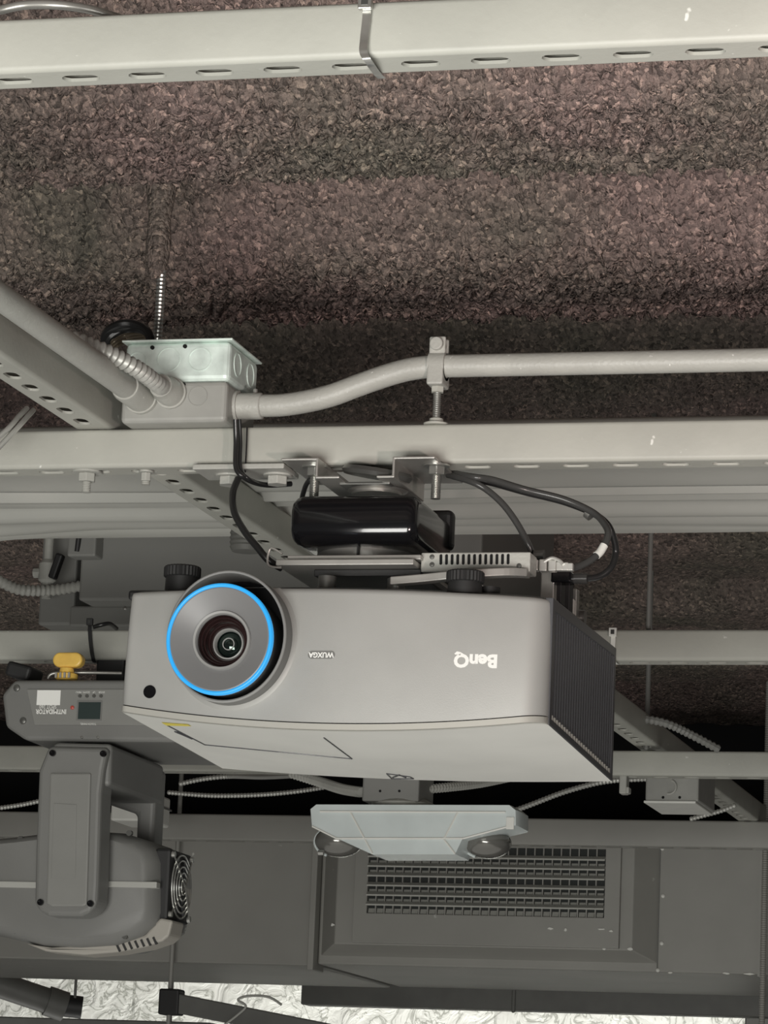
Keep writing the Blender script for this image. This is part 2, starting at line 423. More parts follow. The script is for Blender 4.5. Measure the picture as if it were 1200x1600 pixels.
# ------------------------------------------------------------------ wrapped flat duct behind the mount strut
def build_wrapped_duct():
    def prof(x):
        s = 0.004 * math.sin(3.1 * x) + 0.003 * math.sin(7 * x + 1)
        pts = []
        nB = 44
        for i in range(nB + 1):                                   # underside, near -> far
            t = i / nB; y = 3.79 + 0.42 * t
            z = 2.5255 + 0.0035 * math.sin(t * 17 + x * 1.3) * (0.4 + 0.6 * t) + s * 0.3
            if 0.34 < t < 0.385: z += 0.007
            if 0.385 <= t < 0.43: z -= 0.004
            z += (0.0045 * math.sin(t * 34 + 0.8 * math.sin(x * 2.1)) if t > 0.5 else 0)
            z -= 0.013 * min(1, max(0, (-1.50 - x) / 0.16)) * max(0, (t - 0.55) / 0.45)
            pts.append((y, z + 0.003 * math.sin(x * 2.2 + t * 4)))
        for a in np.linspace(-1.4, 1.4, 10): pts.append((4.215 + 0.03 * math.cos(a) + s, 2.558 + 0.032 * math.sin(a)))
        pts += [(4.1, 2.597), (3.95, 2.590)]
        for a in np.linspace(1.4, -1.4, 10): pts.append((3.785 - 0.022 * math.cos(a), 2.550 + 0.022 * math.sin(a)))
        return pts
    xs = np.linspace(-2.3, 0.1, 90)
    mb = MB().rings([[(x, y, z) for y, z in prof(x)] for x in xs])
    tag(mb.build('wrapped_duct', 'fabric', smooth=True, angle=60), 'wide flat grey wrapped duct with long creases behind the mount strut', 'duct')
build_wrapped_duct()

# ------------------------------------------------------------------ square air duct with register at the back
def build_air_duct():
    Y0 = 6.92
    zb = P(1030, 1521, Y0).z; zt = 2.445
    xj = P(497, 1420, Y0).x
    t = thing('air_duct', (xj, Y0 + 0.3, zb), 'large square grey air duct with a grille register across the back', 'duct')
    MB().box((-4.2, Y0 - 0.012, zb - 0.003), (xj - 0.004, Y0 + 0.62, zt)).build('duct_section', 'paint_dim', t, bevel=0.004)
    MB().box((xj + 0.004, Y0, zb + 0.002), (-0.2, Y0 + 0.66, zt)).build('duct_section', 'paint_dim', t, bevel=0.004)
    fl = MB().box((xj - 0.010, Y0 - 0.030, zb - 0.012), (xj + 0.003, Y0 + 0.05, zt)).build('joint_flange', 'paint_dim', t, bevel=0.002)
    # raised plenum collar with slanted right, left and lower faces
    xl, xr = P(536, 1400, Y0).x, P(997, 1400, Y0).x
    xl2, xr2 = P(505, 1400, Y0).x, P(1030, 1400, Y0).x
    zl, zl2 = P(900, 1486, Y0).z, P(900, 1503, Y0).z
    yf = Y0 - 0.05
    MB().rings([[(xl2, Y0 + 0.002, zl2), (xr2, Y0 + 0.002, zl2), (xr2, Y0 + 0.002, zt - 0.01), (xl2, Y0 + 0.002, zt - 0.01)],
                [(xl, yf, zl), (xr, yf, zl), (xr, yf, zt - 0.02), (xl, yf, zt - 0.02)]]).build('register_collar', 'paint_dim', t, bevel=0.002)
    # register plate with opening
    gx0, gx1 = P(577, 1380, yf).x, P(947, 1380, yf).x
    gz0, gz1 = P(760, 1431, yf).z, P(760, 1325, yf).z
    px0, px1 = P(556, 1380, yf).x, P(971, 1380, yf).x; pz0, pz1 = P(760, 1478, yf).z, gz1 + 0.03
    yp = yf - 0.012
    o = [(px0, pz0), (px1, pz0), (px1, pz1), (px0, pz1)]; i = [(gx0, gz0), (gx1, gz0), (gx1, gz1), (gx0, gz1)]
    MB().rings([[(a, yf - 0.0005, b) for a, b in o], [(a, yp, b) for a, b in o], [(a, yp, b) for a, b in i], [(a, yf - 0.0005, b) for a, b in i]], False, False).build('register_plate', 'paint_dim', t, bevel=0.001)
    MB().box((gx0, yf - 0.0025, gz0), (gx1, yf - 0.0012, gz1)).build('register_throat', 'throat', t)
    nc, nr = 27, 7
    px = (gx1 - gx0) / nc; pz = (gz1 - gz0) / nr
    bar = MB().box((gx0 + px - 0.0012, yp + 0.001, gz0), (gx0 + px + 0.0012, yf - 0.0025, gz1)).build('grille_bar', 'paint_dim', t)
    for k in range(1, nc - 1): piece(bar, (k * px, 0, 0))
    rot = Matrix.Rotation(math.radians(32), 3, 'X')
    lv = MB().obox(((gx0 + gx1) / 2, yp - 0.0035, gz0 + pz), (gx1 - gx0, 0.012, 0.0035), rot).build('grille_louvre', 'conduit', t)
    for k in range(1, nr - 1): piece(lv, (0, 0, k * pz))
    tb = MB().obox((gx0 + px * 0.5, yf - 0.006, gz0 + pz * 0.25), (px * 0.72, 0.004, pz * 0.5), Matrix.Rotation(math.radians(-25), 3, 'X')).build('damper_tab', 'conduit', t)
    for r in (0, 1, 2, 4, 5):
        for k in range(nc):
            if r or k: piece(tb, (k * px, 0, r * pz))
    sc = None
    for (a, b) in ((1035, 1326), (1036, 1400), (1034, 1474), (1028, 1516)):
        c = P(a, b, Y0)
        if sc is None: sc = MB().lathe((c.x, Y0, c.z), (0, -1, 0), [(0, 0.004), (0.002, 0.0036), (0.0035, 0.001)], 10).build('screw', 'white', t); c0 = c
        else: piece(sc, (c.x - c0.x, 0, c.z - c0.z))
    for (a, b, w, h) in ((1135, 1521, 12, 3), (1170, 1522, 18, 3), (1047, 1520, 7, 3), (860, 1451, 9, 4), (884, 1453, 5, 4), (940, 1452, 12, 3), (955, 1455, 6, 3), (944, 1482, 5, 5), (985, 1483, 9, 4), (520, 1445, 6, 5)):
        yy = Y0 if a > 1030 or b < 1320 else (Y0 - 0.062 if b < 1470 else Y0 - 0.050)
        c = P(a, b, yy); hw, hh = w / 1600, h / 1600
        n = 9; o = [(c.x + hw * math.cos(q) * random.uniform(.7, 1.2), c.z + hh * math.sin(q) * random.uniform(.6, 1.3)) for q in np.linspace(0, 2 * math.pi, n + 1)[:-1]]
        MB().prism(o, yy - 0.0012, yy + 0.0003).build('paint_chip', 'white', t)
    sm = P(1030, 1400, Y0)
    MB().box((sm.x - 0.001, Y0 - 0.002, zb + 0.01), (sm.x + 0.001, Y0, zt)).build('seam', 'dark_paint', t)
    sm = P(1190, 1400, Y0)
    MB().box((sm.x - 0.004, Y0 - 0.006, zb - 0.002), (sm.x + 0.004, Y0, zt)).build('joint_flange', 'paint_dim', t)
build_air_duct()
# second darker duct behind / below
Yd = 7.75; zb2 = P(900, 1581, Yd).z
tag(MB().box((P(470, 1560, Yd).x, Yd, zb2), (-0.2, Yd + 0.07, zb2 + 0.2)).box((P(800, 1560, Yd).x, Yd - 0.006, zb2 - 0.006), (P(806, 1560, Yd).x, Yd, zb2 + 0.2)).build('rear_duct', 'dark_paint', bevel=0.006),
    'darker duct peeking out below the grille duct, above the white panels', 'duct')

# ------------------------------------------------------------------ fan unit hanging behind, left of the projector
def build_fan_unit():
    Y0 = 5.0
    a = P(122, 938, Y0); b = P(750, 938, Y0)
    t = thing('fan_unit', ((a.x + b.x) / 2, Y0 + 0.25, a.z), 'grey boxy fan unit hanging behind the wrapped duct', 'fan unit')
    MB().box((a.x, Y0, a.z), (b.x, Y0 + 0.5, 2.78)).build('housing', 'unit', t, bevel=0.004)
    c = P(106, 900, Y0 + 0.03)
    MB().box((P(108, 968, 5.06).x, Y0 + 0.06, P(108, 978, 5.06).z), (b.x - 0.03, Y0 + 0.44, a.z + 0.002)).build('lower_tray', 'unit', t, bevel=0.003)
    lo, hi = P(106, 870, 4.97), P(153, 822, 4.97)
    lt = MB().box((lo.x, 4.965, lo.z), (hi.x, Y0 + 0.0, hi.z + 0.02)).build('hinge_bracket', 'unit', t, bevel=0.003)
    c = P(119, 848, 4.96)
    MB().cyl((c.x, 4.966, c.z - 0.012), (c.x + 0.004, 4.96, c.z + 0.012), 0.004).build('latch', 'rubber', t, smooth=True)
    for (x, y) in ((158, 845), (195, 950)):
        c = P(x, y, 4.998)
        MB().lathe((c.x, Y0, c.z), (0, -1, 0), [(0, 0.0032), (0.002, 0.0026), (0.003, 0.001)], 10).build('screw', 'zinc', t)
    lo, hi = P(62, 978, 5.15), P(108, 825, 5.15)
    MB().box((lo.x, 5.14, lo.z), (hi.x + 0.02, 5.4, 2.76)).build('side_column', 'unit', t, bevel=0.004)
    # vertical pipe with valve, and flex
    p = thing('valve_pipe', P(75, 930, 5.06), 'thin vertical pipe with a small valve beside the fan unit', 'pipe')
    x = P(74, 900, 5.08).x
    z0 = P(74, 935, 5.08).z
    MB().cyl((x, 5.08, z0), (x, 5.08, 2.76), 0.0075).build('pipe', 'conduit', p, smooth=True)
    v = P(72, 895, 5.08)
    MB().lathe((x, 5.08, v.z - 0.016), (0, 0, 1), [(0, 0.009), (0.004, 0.014), (0.03, 0.014), (0.036, 0.009)], 16).build('valve_body', 'conduit', p, smooth=True)
    MB().cyl((x - 0.022, 5.08, v.z), (x, 5.08, v.z), 0.008, n=8).build('valve_stub', 'conduit', p, smooth=True)
    MB().obox((x + 0.018, 5.07, v.z + 0.008), (0.012, 0.016, 0.04), Matrix.Rotation(0.3, 3, 'Y')).build('valve_lever', 'rubber', p, bevel=0.003)
    o = flex([P(-60, 880, 5.0), P(-10, 903, 5.0), P(30, 921, 5.02), P(80, 922, 5.05), P(118, 917, 5.06), P(135, 914, 5.06)], 0.0085, 0.008).build('flexible_conduit', 'conduit', smooth=True)
    tag(o, 'ribbed grey flexible conduit sagging into the left side of the fan unit', 'conduit', 'flexible conduits')
build_fan_unit()
o = MB().lathe(P(385, 862, 4.1), (0, 0, 1), [(0, 0.018), (0.006, 0.021)] + [(0.008 + 0.003 * k, 0.020 + 0.0015 * (k % 2)) for k in range(8)] + [(0.038, 0.02)], 24).build('pipe_fitting', 'dark_paint', smooth=True)
tag(o, 'dark round pipe fitting poking down behind the left mount strut', 'fitting')

# ------------------------------------------------------------------ rods
def rod(pt, pb, Y, label, r=0.0048, m='paint', ztop=None):
    a, b = P(*pt, Y), P(*pb, Y)
    z1 = ztop or a.z
    mb = MB(); n = int((z1 - b.z) / 0.0022)
    mb.lathe((b.x, Y, b.z), (0, 0, 1), [(k * 0.0022, r * (1.0 if k % 2 else 0.86)) for k in range(n)], 10)
    return tag(mb.build('threaded_rod', m, smooth=True), label, 'rod', 'threaded hanger rods')
o = rod((252, 300), (246, 545), 3.52, 'threaded hanger rod rising behind the galvanised junction box', 0.0055, 'zinc', 2.80)
z = P(252, 300, 3.52)
tag(MB().lathe((z.x, 3.52, 2.672), (0, 0, 1), [(0, 0.007), (0.012, 0.011), (0.04, 0.014), (0.07, 0.012), (0.11, 0.018)], 14).build('sprayed_clump', 'deck', smooth=True),
    'clump of sprayed fibre clinging to the top of the hanger rod', 'fibre clump')
rod((1013, 900), (1013, 985), 4.53, 'thin hanger rod above the rear right strut with a white tie', 0.0035, 'unit', 2.80)
rod((1012, 900), (1010, 1172), 5.67, 'thin hanger rod seen below the rear right strut', 0.0045, 'unit', 2.80)
rod((1192, 1285), (1190, 1610), 6.85, 'long rod at the right picture edge in front of the duct', 0.006, 'paint_dim', 2.80)
rod((264, 1400), (262, 1620), 6.87, 'long thin rod hanging in front of the duct beside the moving light', 0.005, 'paint_dim', 2.80)

# ------------------------------------------------------------------ junction boxes on the strut
def build_junction_box():
    Y0 = 3.375
    a = P(187, 665, Y0); b = P(355, 600, Y0)
    zb = Z2 + SW; x0, x1 = a.x, b.x; D = 0.1016
    zm = P(270, 596, Y0).z; zt = P(270, 534, Y0).z
    t = thing('junction_box', ((x0 + x1) / 2, Y0 + D / 2, zb), 'stacked square junction box, grey below and bare galvanised above', 'junction box')
    lo = MB().box((x0, Y0, zb), (x1, Y0 + D, zm)).build('lower_box', 'box_paint', t, bevel=0.005, seg=3)
    up = MB().box((x0 + 0.001, Y0 + 0.001, zm), (x1 + 0.001, Y0 + D, zt)).build('upper_box', 'galv', t, bevel=0.006, seg=3)
    tag(up, 'bare galvanised extension box')
    MB().box((x0 - 0.002, Y0 - 0.003, zt), (x1 + 0.004, Y0 + D + 0.003, zt + 0.0022)).build('cover_plate', 'galv', t, bevel=0.0008)
    def ko(par, c, r, m, ax=(0, -1, 0)):
        n = 28
        MB().lathe(c, ax, [(0, r), (0.0008, r), (0.0008, r * 0.93), (0, r * 0.93)], n, False, False).build('knockout', m, par, smooth=True)
    for px in (263, 312): ko(up, Vector((P(px, 560, Y0).x, Y0 + 0.001, P(px, 561, Y0).z)), 0.0125, 'galv')
    ko(up, Vector((P(214, 560, Y0).x, Y0 + 0.001, P(214, 565, Y0).z)), 0.0105, 'galv')
    for dy in (0.028, 0.074): ko(up, Vector((x1 + 0.001, Y0 + dy, (zm + zt) / 2 + 0.002)), 0.0125, 'galv', (1, 0, 0))
    ko(lo, Vector((P(309, 619, Y0).x, Y0, P(309, 619, Y0).z)), 0.0105, 'box_paint')
    for (px, py, par) in ((238, 543, up), (289, 541, up), (287, 601, lo)):
        c = P(px, py, Y0); MB().cyl((c.x, Y0 - 0.0006, c.z), (c.x, Y0 + 0.001, c.z), 0.0022, n=10).build('screw_hole', 'black_hole', par)
    # rigid conduit coming towards the camera from the front of the lower box
    c = P(222, 622, Y0); xk, zk = c.x, c.z
    q = thing('straight_conduit', (xk, Y0, zk), 'straight grey conduit running from the junction box towards the left edge', 'conduit')
    MB().cyl((xk, Y0 - 0.055, zk), (xk, 2.35, zk), 0.0128, n=28).build('conduit_tube', 'conduit', q, smooth=True)
    MB().lathe((xk, Y0, zk), (0, -1, 0), [(0, 0.0175), (0.006, 0.0175), (0.006, 0.0158), (0.05, 0.0158), (0.055, 0.0145)], 28).build('connector', 'conduit', q, smooth=True)
    # flexible conduit
    c2 = P(268, 615, Y0)
    q = thing('flexible_conduit', (c2.x, Y0, c2.z), 'ribbed metal flex curving up from the front of the junction box', 'conduit', 'flexible conduits')
    MB().lathe((c2.x, Y0, c2.z), (0, -1, 0), [(0, 0.0165), (0.004, 0.0165), (0.004, 0.0145), (0.02, 0.0145), (0.024, 0.0125), (0.036, 0.012)], 24).build('connector', 'conduit', q, smooth=True)
    flex([(c2.x, Y0 - 0.03, c2.z), P(246, 600, 3.32), P(215, 577, 3.28), P(175, 555, 3.25), P(140, 540, 3.23), P(112, 530, 3.22), P(90, 531, 3.24)], 0.0082, 0.0075, 0.2, 14).build('flex_tube', 'flexg', q, smooth=True)
    # black wire bundle behind
    c = P(205, 525, 3.49)
    q = thing('wire_loop', (c.x, 3.49, zb), 'black and brown wire loop behind the galvanised box', 'wires')
    for k in range(7):
        e = k * 3
        pts = [P(168 - e * .4, 560, 3.50 + k * .004), P(164 + e, 524 + e, 3.49), P(185 + e, 507 + e * 1.4, 3.48 + k * .004), P(212 + e * .6, 507 + e * 1.2, 3.48), P(232, 520 + e * .5, 3.47), P(238, 548, 3.46)]
        MB().tube(smooth_path(pts, 8), 0.0045 if k < 3 else 0.0016, 8).build('wire', 'cable' if k < 3 else 'copper', q, smooth=True)
    return x1, Y0, zb, D
JX1, JY0, JZB, JD = build_junction_box()

def build_bent_conduit():
    Yc = JY0 + 0.035
    pts = [Vector((JX1, Yc, P(380, 635, Yc).z))]
    for px, py in ((400, 634), (440, 633), (480, 627), (520, 617), (560, 602), (600, 588), (640, 577), (680, 572.5)): pts.append(P(px, py, Yc))
    zend = P(700, 572, Yc).z
    pts += [Vector((P(720, 572, Yc).x, Yc, zend)), Vector((P(800, 572, Yc).x, Yc, zend)), Vector((0.0, Yc, zend))]
    t = thing('bent_conduit', pts[0], 'grey conduit bending up from the junction box and running right', 'conduit')
    sp = smooth_path(pts[:-1], 8)
    MB().tube(sp + [pts[-1]], 0.0117, 24).build('conduit_tube', 'conduit', t, smooth=True)
    c = P(358, 636, Yc)
    MB().lathe((JX1, Yc, pts[0].z), (1, 0, 0), [(0, 0.0165), (0.003, 0.0165), (0.003, 0.0138), (0.027, 0.0138), (0.028, 0.0125)], 24).build('connector', 'conduit', t, smooth=True)
    c = P(399, 612, Yc); MB().cyl((c.x, Yc, c.z - 0.002), (c.x, Yc, c.z + 0.0025), 0.0025, n=8).build('set_screw', 'zinc', t)
    # clamp
    x = P(685, 572, Yc).x; zc = P(685, 573, Yc).z; w = 0.0085
    k = thing('conduit_hanger', (x, Yc, Z2 + SW), 'grey bolted hanger clamp holding the conduit above the strut', 'clamp')
    n = 20; ro, ri = 0.0150, 0.0120
    MB().rings([[(x + s * w, Yc + r * math.sin(a), zc + r * math.cos(a)) for a in np.linspace(0.35, 2 * math.pi - 0.35, n)] for s, r in ((-1, ro), (1, ro), (1, ri), (-1, ri), (-1, ro))], False, False, False).build('strap', 'conduit', k, smooth=True)
    MB().box((x - w, Yc - 0.0085, zc + 0.010), (x + w, Yc - 0.005, zc + 0.030)).box((x - w, Yc + 0.005, zc + 0.010), (x + w, Yc + 0.0085, zc + 0.030)).build('ears', 'conduit', k, bevel=0.002)
    MB().cyl((x, Yc - 0.0145, zc + 0.0215), (x, Yc + 0.013, zc + 0.0215), 0.0068, n=20).build('bolt', 'conduit', k, bevel=0.001, smooth=True)
    MB().box((x - w, Yc - 0.0150, zc - 0.0215), (x + w, Yc + 0.0150, zc + 0.002)).build('saddle', 'conduit', k, bevel=0.002)
    MB().hexa((x, Yc, zc - 0.027), (x, Yc, zc - 0.0215), 0.0068).build('nut', 'paint', k)
    zb = Z2 + SW
    nn = int((zc - 0.027 - zb) / 0.0011)
    MB().lathe((x, Yc, zb), (0, 0, 1), [(i * 0.0011, 0.0042 if i % 2 else 0.0036) for i in range(nn + 2)], 12).build('stud', 'zinc', k, smooth=True)
    MB().lathe((x, Yc, zb), (0, 0, 1), [(0, 0.013), (0.002, 0.013), (0.0025, 0.008), (0.007, 0.007)], 20).build('washer', 'paint', k, smooth=True)
build_bent_conduit()

# ------------------------------------------------------------------ splice plate and bolts under the strut
def bolt(parent, c, Y, ln=0.02, r=0.0095, m='conduit', washer=0.014, z=None, thread=0.0048):
    """hex head/nut with washer and threaded end pointing down from height z"""
    x = c.x
    MB().lathe((x, Y, z), (0, 0, -1), [(0, washer), (0.0018, washer)], 20).build('washer', m, parent, smooth=True)
    MB().hexa((x, Y, z - 0.0018), (x, Y, z - 0.0105), r).build('hex_nut', m, parent, bevel=0.0008)
    if ln > 0:
        n = int(ln / 0.0009)
        MB().lathe((x, Y, z - 0.0105), (0, 0, -1), [(i * 0.0009, thread if i % 2 else thread * 0.84) for i in range(n)], 12).build('thread', m, parent, smooth=True)
YC = 3.40 + SW / 2
t = thing('strut_bolt', (P(136, 745, YC).x, YC, Z2 - 0.03), 'single painted bolt and nut hanging under the strut at left', 'bolt')
bolt(t, P(136, 745, YC), YC, 0.013, 0.0095, 'conduit', 0.016, Z2)
t = thing('strut_bolt', (P(228, 748, YC).x, YC, Z2 - 0.02), 'small painted screw end under the strut above the receding strut', 'bolt')
bolt(t, P(228, 748, YC), YC, 0.006, 0.0055, 'conduit', 0.008, Z2)
xa, xb = P(315, 745, YC).x, P(457, 745, YC).x
t = thing('splice_plate', ((xa + xb) / 2, YC, Z2 - 0.005), 'flat grey splice plate with two hex bolts under the strut joint', 'plate')
MB().box((xa, 3.388, Z2 - 0.0058), (xb, 3.444, Z2 - 0.0002)).build('plate', 'conduit', t, bevel=0.0012)
bolt(t, P(358, 760, YC), YC, 0, 0.0112, 'conduit', 0.0150, Z2 - 0.0058)
bolt(t, P(433, 760, YC), YC, 0, 0.0112, 'conduit', 0.0150, Z2 - 0.0058)

# ------------------------------------------------------------------ projector mount
def build_mount():
    cx = P(588, 800, YC).x
    t = thing('projector_mount', (cx, YC, 2.30), 'black and steel projector mount bolted under the strut', 'projector mount')
    # two bent hanger brackets running front to back under the strut
    Yf, Yb = 3.362, 3.485
    zt = Z2 - 0.0008
    def bracket(x_web, x_top, x_low, drop, nm):
        th = 0.0026; sg = 1 if x_top > x_web else -1
        o = [(x_top, zt), (x_web, zt), (x_web, zt - drop), (x_low, zt - drop), (x_low, zt - drop - th), (x_web + sg * th, zt - drop - th), (x_web + sg * th, zt - th), (x_top, zt - th)]
        return MB().prism(o, Yf, Yb).build(nm, 'steel', t, bevel=0.001)
    xw = P(613, 720, Yf).x
    br = bracket(xw, P(679, 713, Yf).x, P(588, 742, Yf).x, 0.019, 'hanger_bracket')
    xw2 = P(497, 720, Yf).x
    bl = bracket(xw2, P(439, 716, Yf).x, P(530, 742, Yf).x, 0.019, 'hanger_bracket')
    # bridge plate joining the brackets, with round flange and neck
    MB().box((P(520, 745, Yf).x, 3.385, zt - 0.0235), (P(600, 745, Yf).x, Yb - 0.01, zt - 0.0205)).build('bridge_plate', 'dark_steel', t, bevel=0.001)
    z0 = P(588, 772, YC).z
    MB().lathe((cx, YC, z0 - 0.002), (0, 0, 1), [(0, 0.026), (0.006, 0.0255), (0.007, 0.023), (zt - 0.0235 - z0, 0.023), (zt - 0.021 - z0, 0.032)], 36).build('neck', 'steel', t, smooth=True)
    MB().lathe((P(585, 735, 3.39).x, 3.40, zt - 0.0135), (0.15, -0.1, 1), [(0, 0.034), (0.004, 0.0365), (0.008, 0.034)], 36).build('swivel_ring', 'dark_steel', t, smooth=True)
    for px, ln in ((681, 0.026), (491, 0.024)):
        q = MB(); bolt(t, P(px, 745, YC - 0.03), YC - 0.028, ln, 0.0090, 'zinc', 0.0135, zt - 0.0028, 0.0052)
    # black housing with rounded barrel-like front
    xl, xr = P(458, 815, 3.36).x, P(655, 815, 3.36).x
    zt2, zb2 = P(560, 774, 3.36).z, P(560, 853, 3.36).z
    y0, y1 = 3.345, 3.50
    h = zt2 - zb2
    prof = []
    def rc(cy, cz, r, a0, a1, n=7): return [(cy + r * math.cos(a), cz + r * math.sin(a)) for a in np.linspace(a0, a1, n)]
    rr = h * 0.30
    prof += [(y0 + 0.024 - 0.024 * abs(math.cos(a)) ** 0.75, (zt2 + zb2) / 2 + h / 2 * (1 if a > 0 else -1) * abs(math.sin(a)) ** 0.62) for a in np.linspace(-math.pi / 2, math.pi / 2, 24)]
    prof += rc(y1 - .006, zt2 - .006, .006, math.pi / 2, 0, 4) + rc(y1 - .006, zb2 + .006, .006, 0, -math.pi / 2, 4)
    cyy, czz = (y0 + y1) / 2, (zt2 + zb2) / 2
    ring = lambda x, k: [(x, cyy + (y - cyy) * (1 - k / ((y1 - y0) / 2)), czz + (z - czz) * (1 - k / (h / 2))) for y, z in prof]
    ins = [(0, 0.008), (0.0015, 0.0045), (0.005, 0.0016), (0.011, 0)]
    rs = [ring(xl + a, k) for a, k in ins] + [ring(xr - a, k) for a, k in ins[::-1]]
    MB().rings(rs).build('housing', 'gloss', t, smooth=True, angle=50)
    # rear shroud seen on the right
    a, b = P(712, 800, 3.5), P(712, 862, 3.5)
    MB().box((xr - 0.03, 3.485, b.z), (a.x + 0.0006, 3.503, P(700, 797, 3.49).z)).build('rear_shroud', 'pj_dark', t, bevel=0.006, seg=3)
    # round turntable under housing
    cz0 = P(575, 877, 3.37).z
    ct = P(578, 860, YC).x
    MB().lathe((ct, YC, cz0), (0, 0, 1), [(0, 0.062), (0.004, 0.062), (0.005, 0.056), (zb2 - cz0 + 0.004, 0.052)], 48).build('turntable', 'steel', t, smooth=True)
    MB().box((P(559, 860, 3.36).x - 0.0006, YC - 0.0625, cz0 + 0.001), (P(559, 860, 3.36).x + 0.0006, YC - 0.05, zb2 + 0.002)).build('seam', 'pj_dark', t)
    # thin stacked plates
    zp = cz0
    x0, x1 = P(434, 885, 3.33).x, P(655, 885, 3.33).x
    MB().box((x0 + 0.008, 3.335, zp - 0.005), (x1, 3.49, zp)).build('plate', 'steel', t, bevel=0.001)
    MB().box((x0, 3.322, zp - 0.0125), (x1 - 0.004, 3.505, zp - 0.0065)).build('plate', 'steel', t, bevel=0.001)
    # open hook end at the left of the plates
    hk = [(x0 + 0.004, zp - 0.0135), (x0 - 0.010, zp - 0.0105), (x0 - 0.0085, zp + 0.006), (x0 + 0.004, zp + 0.0005)]
    MB().tube(smooth_path([(a, 3.330, b) for a, b in hk], 6), 0.0012, 8).build('hook_clip', 'steel', t, smooth=True)
    # base plate and arms down to the projector
    MB().box((P(470, 905, 3.30).x, 3.345, zp - 0.0195), (P(640, 905, 3.30).x, 3.50, zp - 0.0125)).build('adapter_plate', 'pj_dark', t, bevel=0.001)
    arm = smooth_path([P(612, 909, 3.315), P(660, 905, 3.315), P(720, 899, 3.315), P(790, 895, 3.33), P(826, 896, 3.345)], 6)
    mb = MB()
    mb.rings([[p + Vector((0, -0.007, -0.004)), p + Vector((0, 0.007, -0.004)), p + Vector((0, 0.007, 0.004)), p + Vector((0, -0.007, 0.004))] for p in arm])
    mb.build('mount_arm', 'steel', t, bevel=0.001)
    for px, py in ((613, 907), (505, 903)):
        c = P(px, py, 3.31)
        MB().cyl((c.x, 3.325, 2.284), (c.x, 3.325, c.z + 0.004), 0.009).build('spacer', 'dark_steel', t, smooth=True)
    return zp
build_mount()

# ------------------------------------------------------------------ projector
PJL, PJR = -1.1405, -0.7175
PJC, PJH = (PJL + PJR) / 2, (PJR - PJL) / 2
PJB = 3.605
def pj_u(x): return (x - PJC) / PJH
def pj_yf(x):
    u = pj_u(x); y = 3.252 + 0.014 * u * u
    r = 0.022; d = PJR - x
    if d < r: y += r - math.sqrt(max(0, r * r - (r - d) ** 2))
    r = 0.006; d = x - PJL
    if d < r: y += r - math.sqrt(max(0, r * r - (r - d) ** 2))
    return y
def pj_bow(s):                          # front face leans back towards its top edge
    s = min(1, max(0, s)); return 0.0100 * s * s
def pj_face(x, z):
    zb = pj_zb(x) + 0.0075; return pj_yf(x) + pj_bow((z - zb) / (pj_zt(x) - 0.004 - zb))
def pj_zt(x): u = pj_u(x); return 2.2875 - 0.0035 * u - 0.0045 * u * u
def pj_zb(x): u = pj_u(x); return 2.1465 - 0.0035 * u + 0.0155 * u * u

def text_mesh(body, size, fn, name, m, parent, depth=0.0, align='CENTER', bold=0.0, shear=0.0, sx=1.0):
    cu = bpy.data.curves.new('txt', 'FONT'); cu.body = body; cu.size = size; cu.align_x = align; cu.align_y = 'CENTER'
    cu.offset = bold; cu.shear = shear; cu.resolution_u = 3
    ob = bpy.data.objects.new('txt', cu); COL.objects.link(ob)
    bpy.context.view_layer.update()
    dg = bpy.context.evaluated_depsgraph_get()
    me = bpy.data.meshes.new_from_object(ob.evaluated_get(dg))
    mb = MB(); mb.v = [tuple(fn(v.co.x * sx, v.co.y)) for v in me.vertices]; mb.f = [tuple(p.vertices) for p in me.polygons]
    bpy.data.objects.remove(ob); bpy.data.curves.remove(cu); bpy.data.meshes.remove(me)
    return mb.build(name, m, parent)

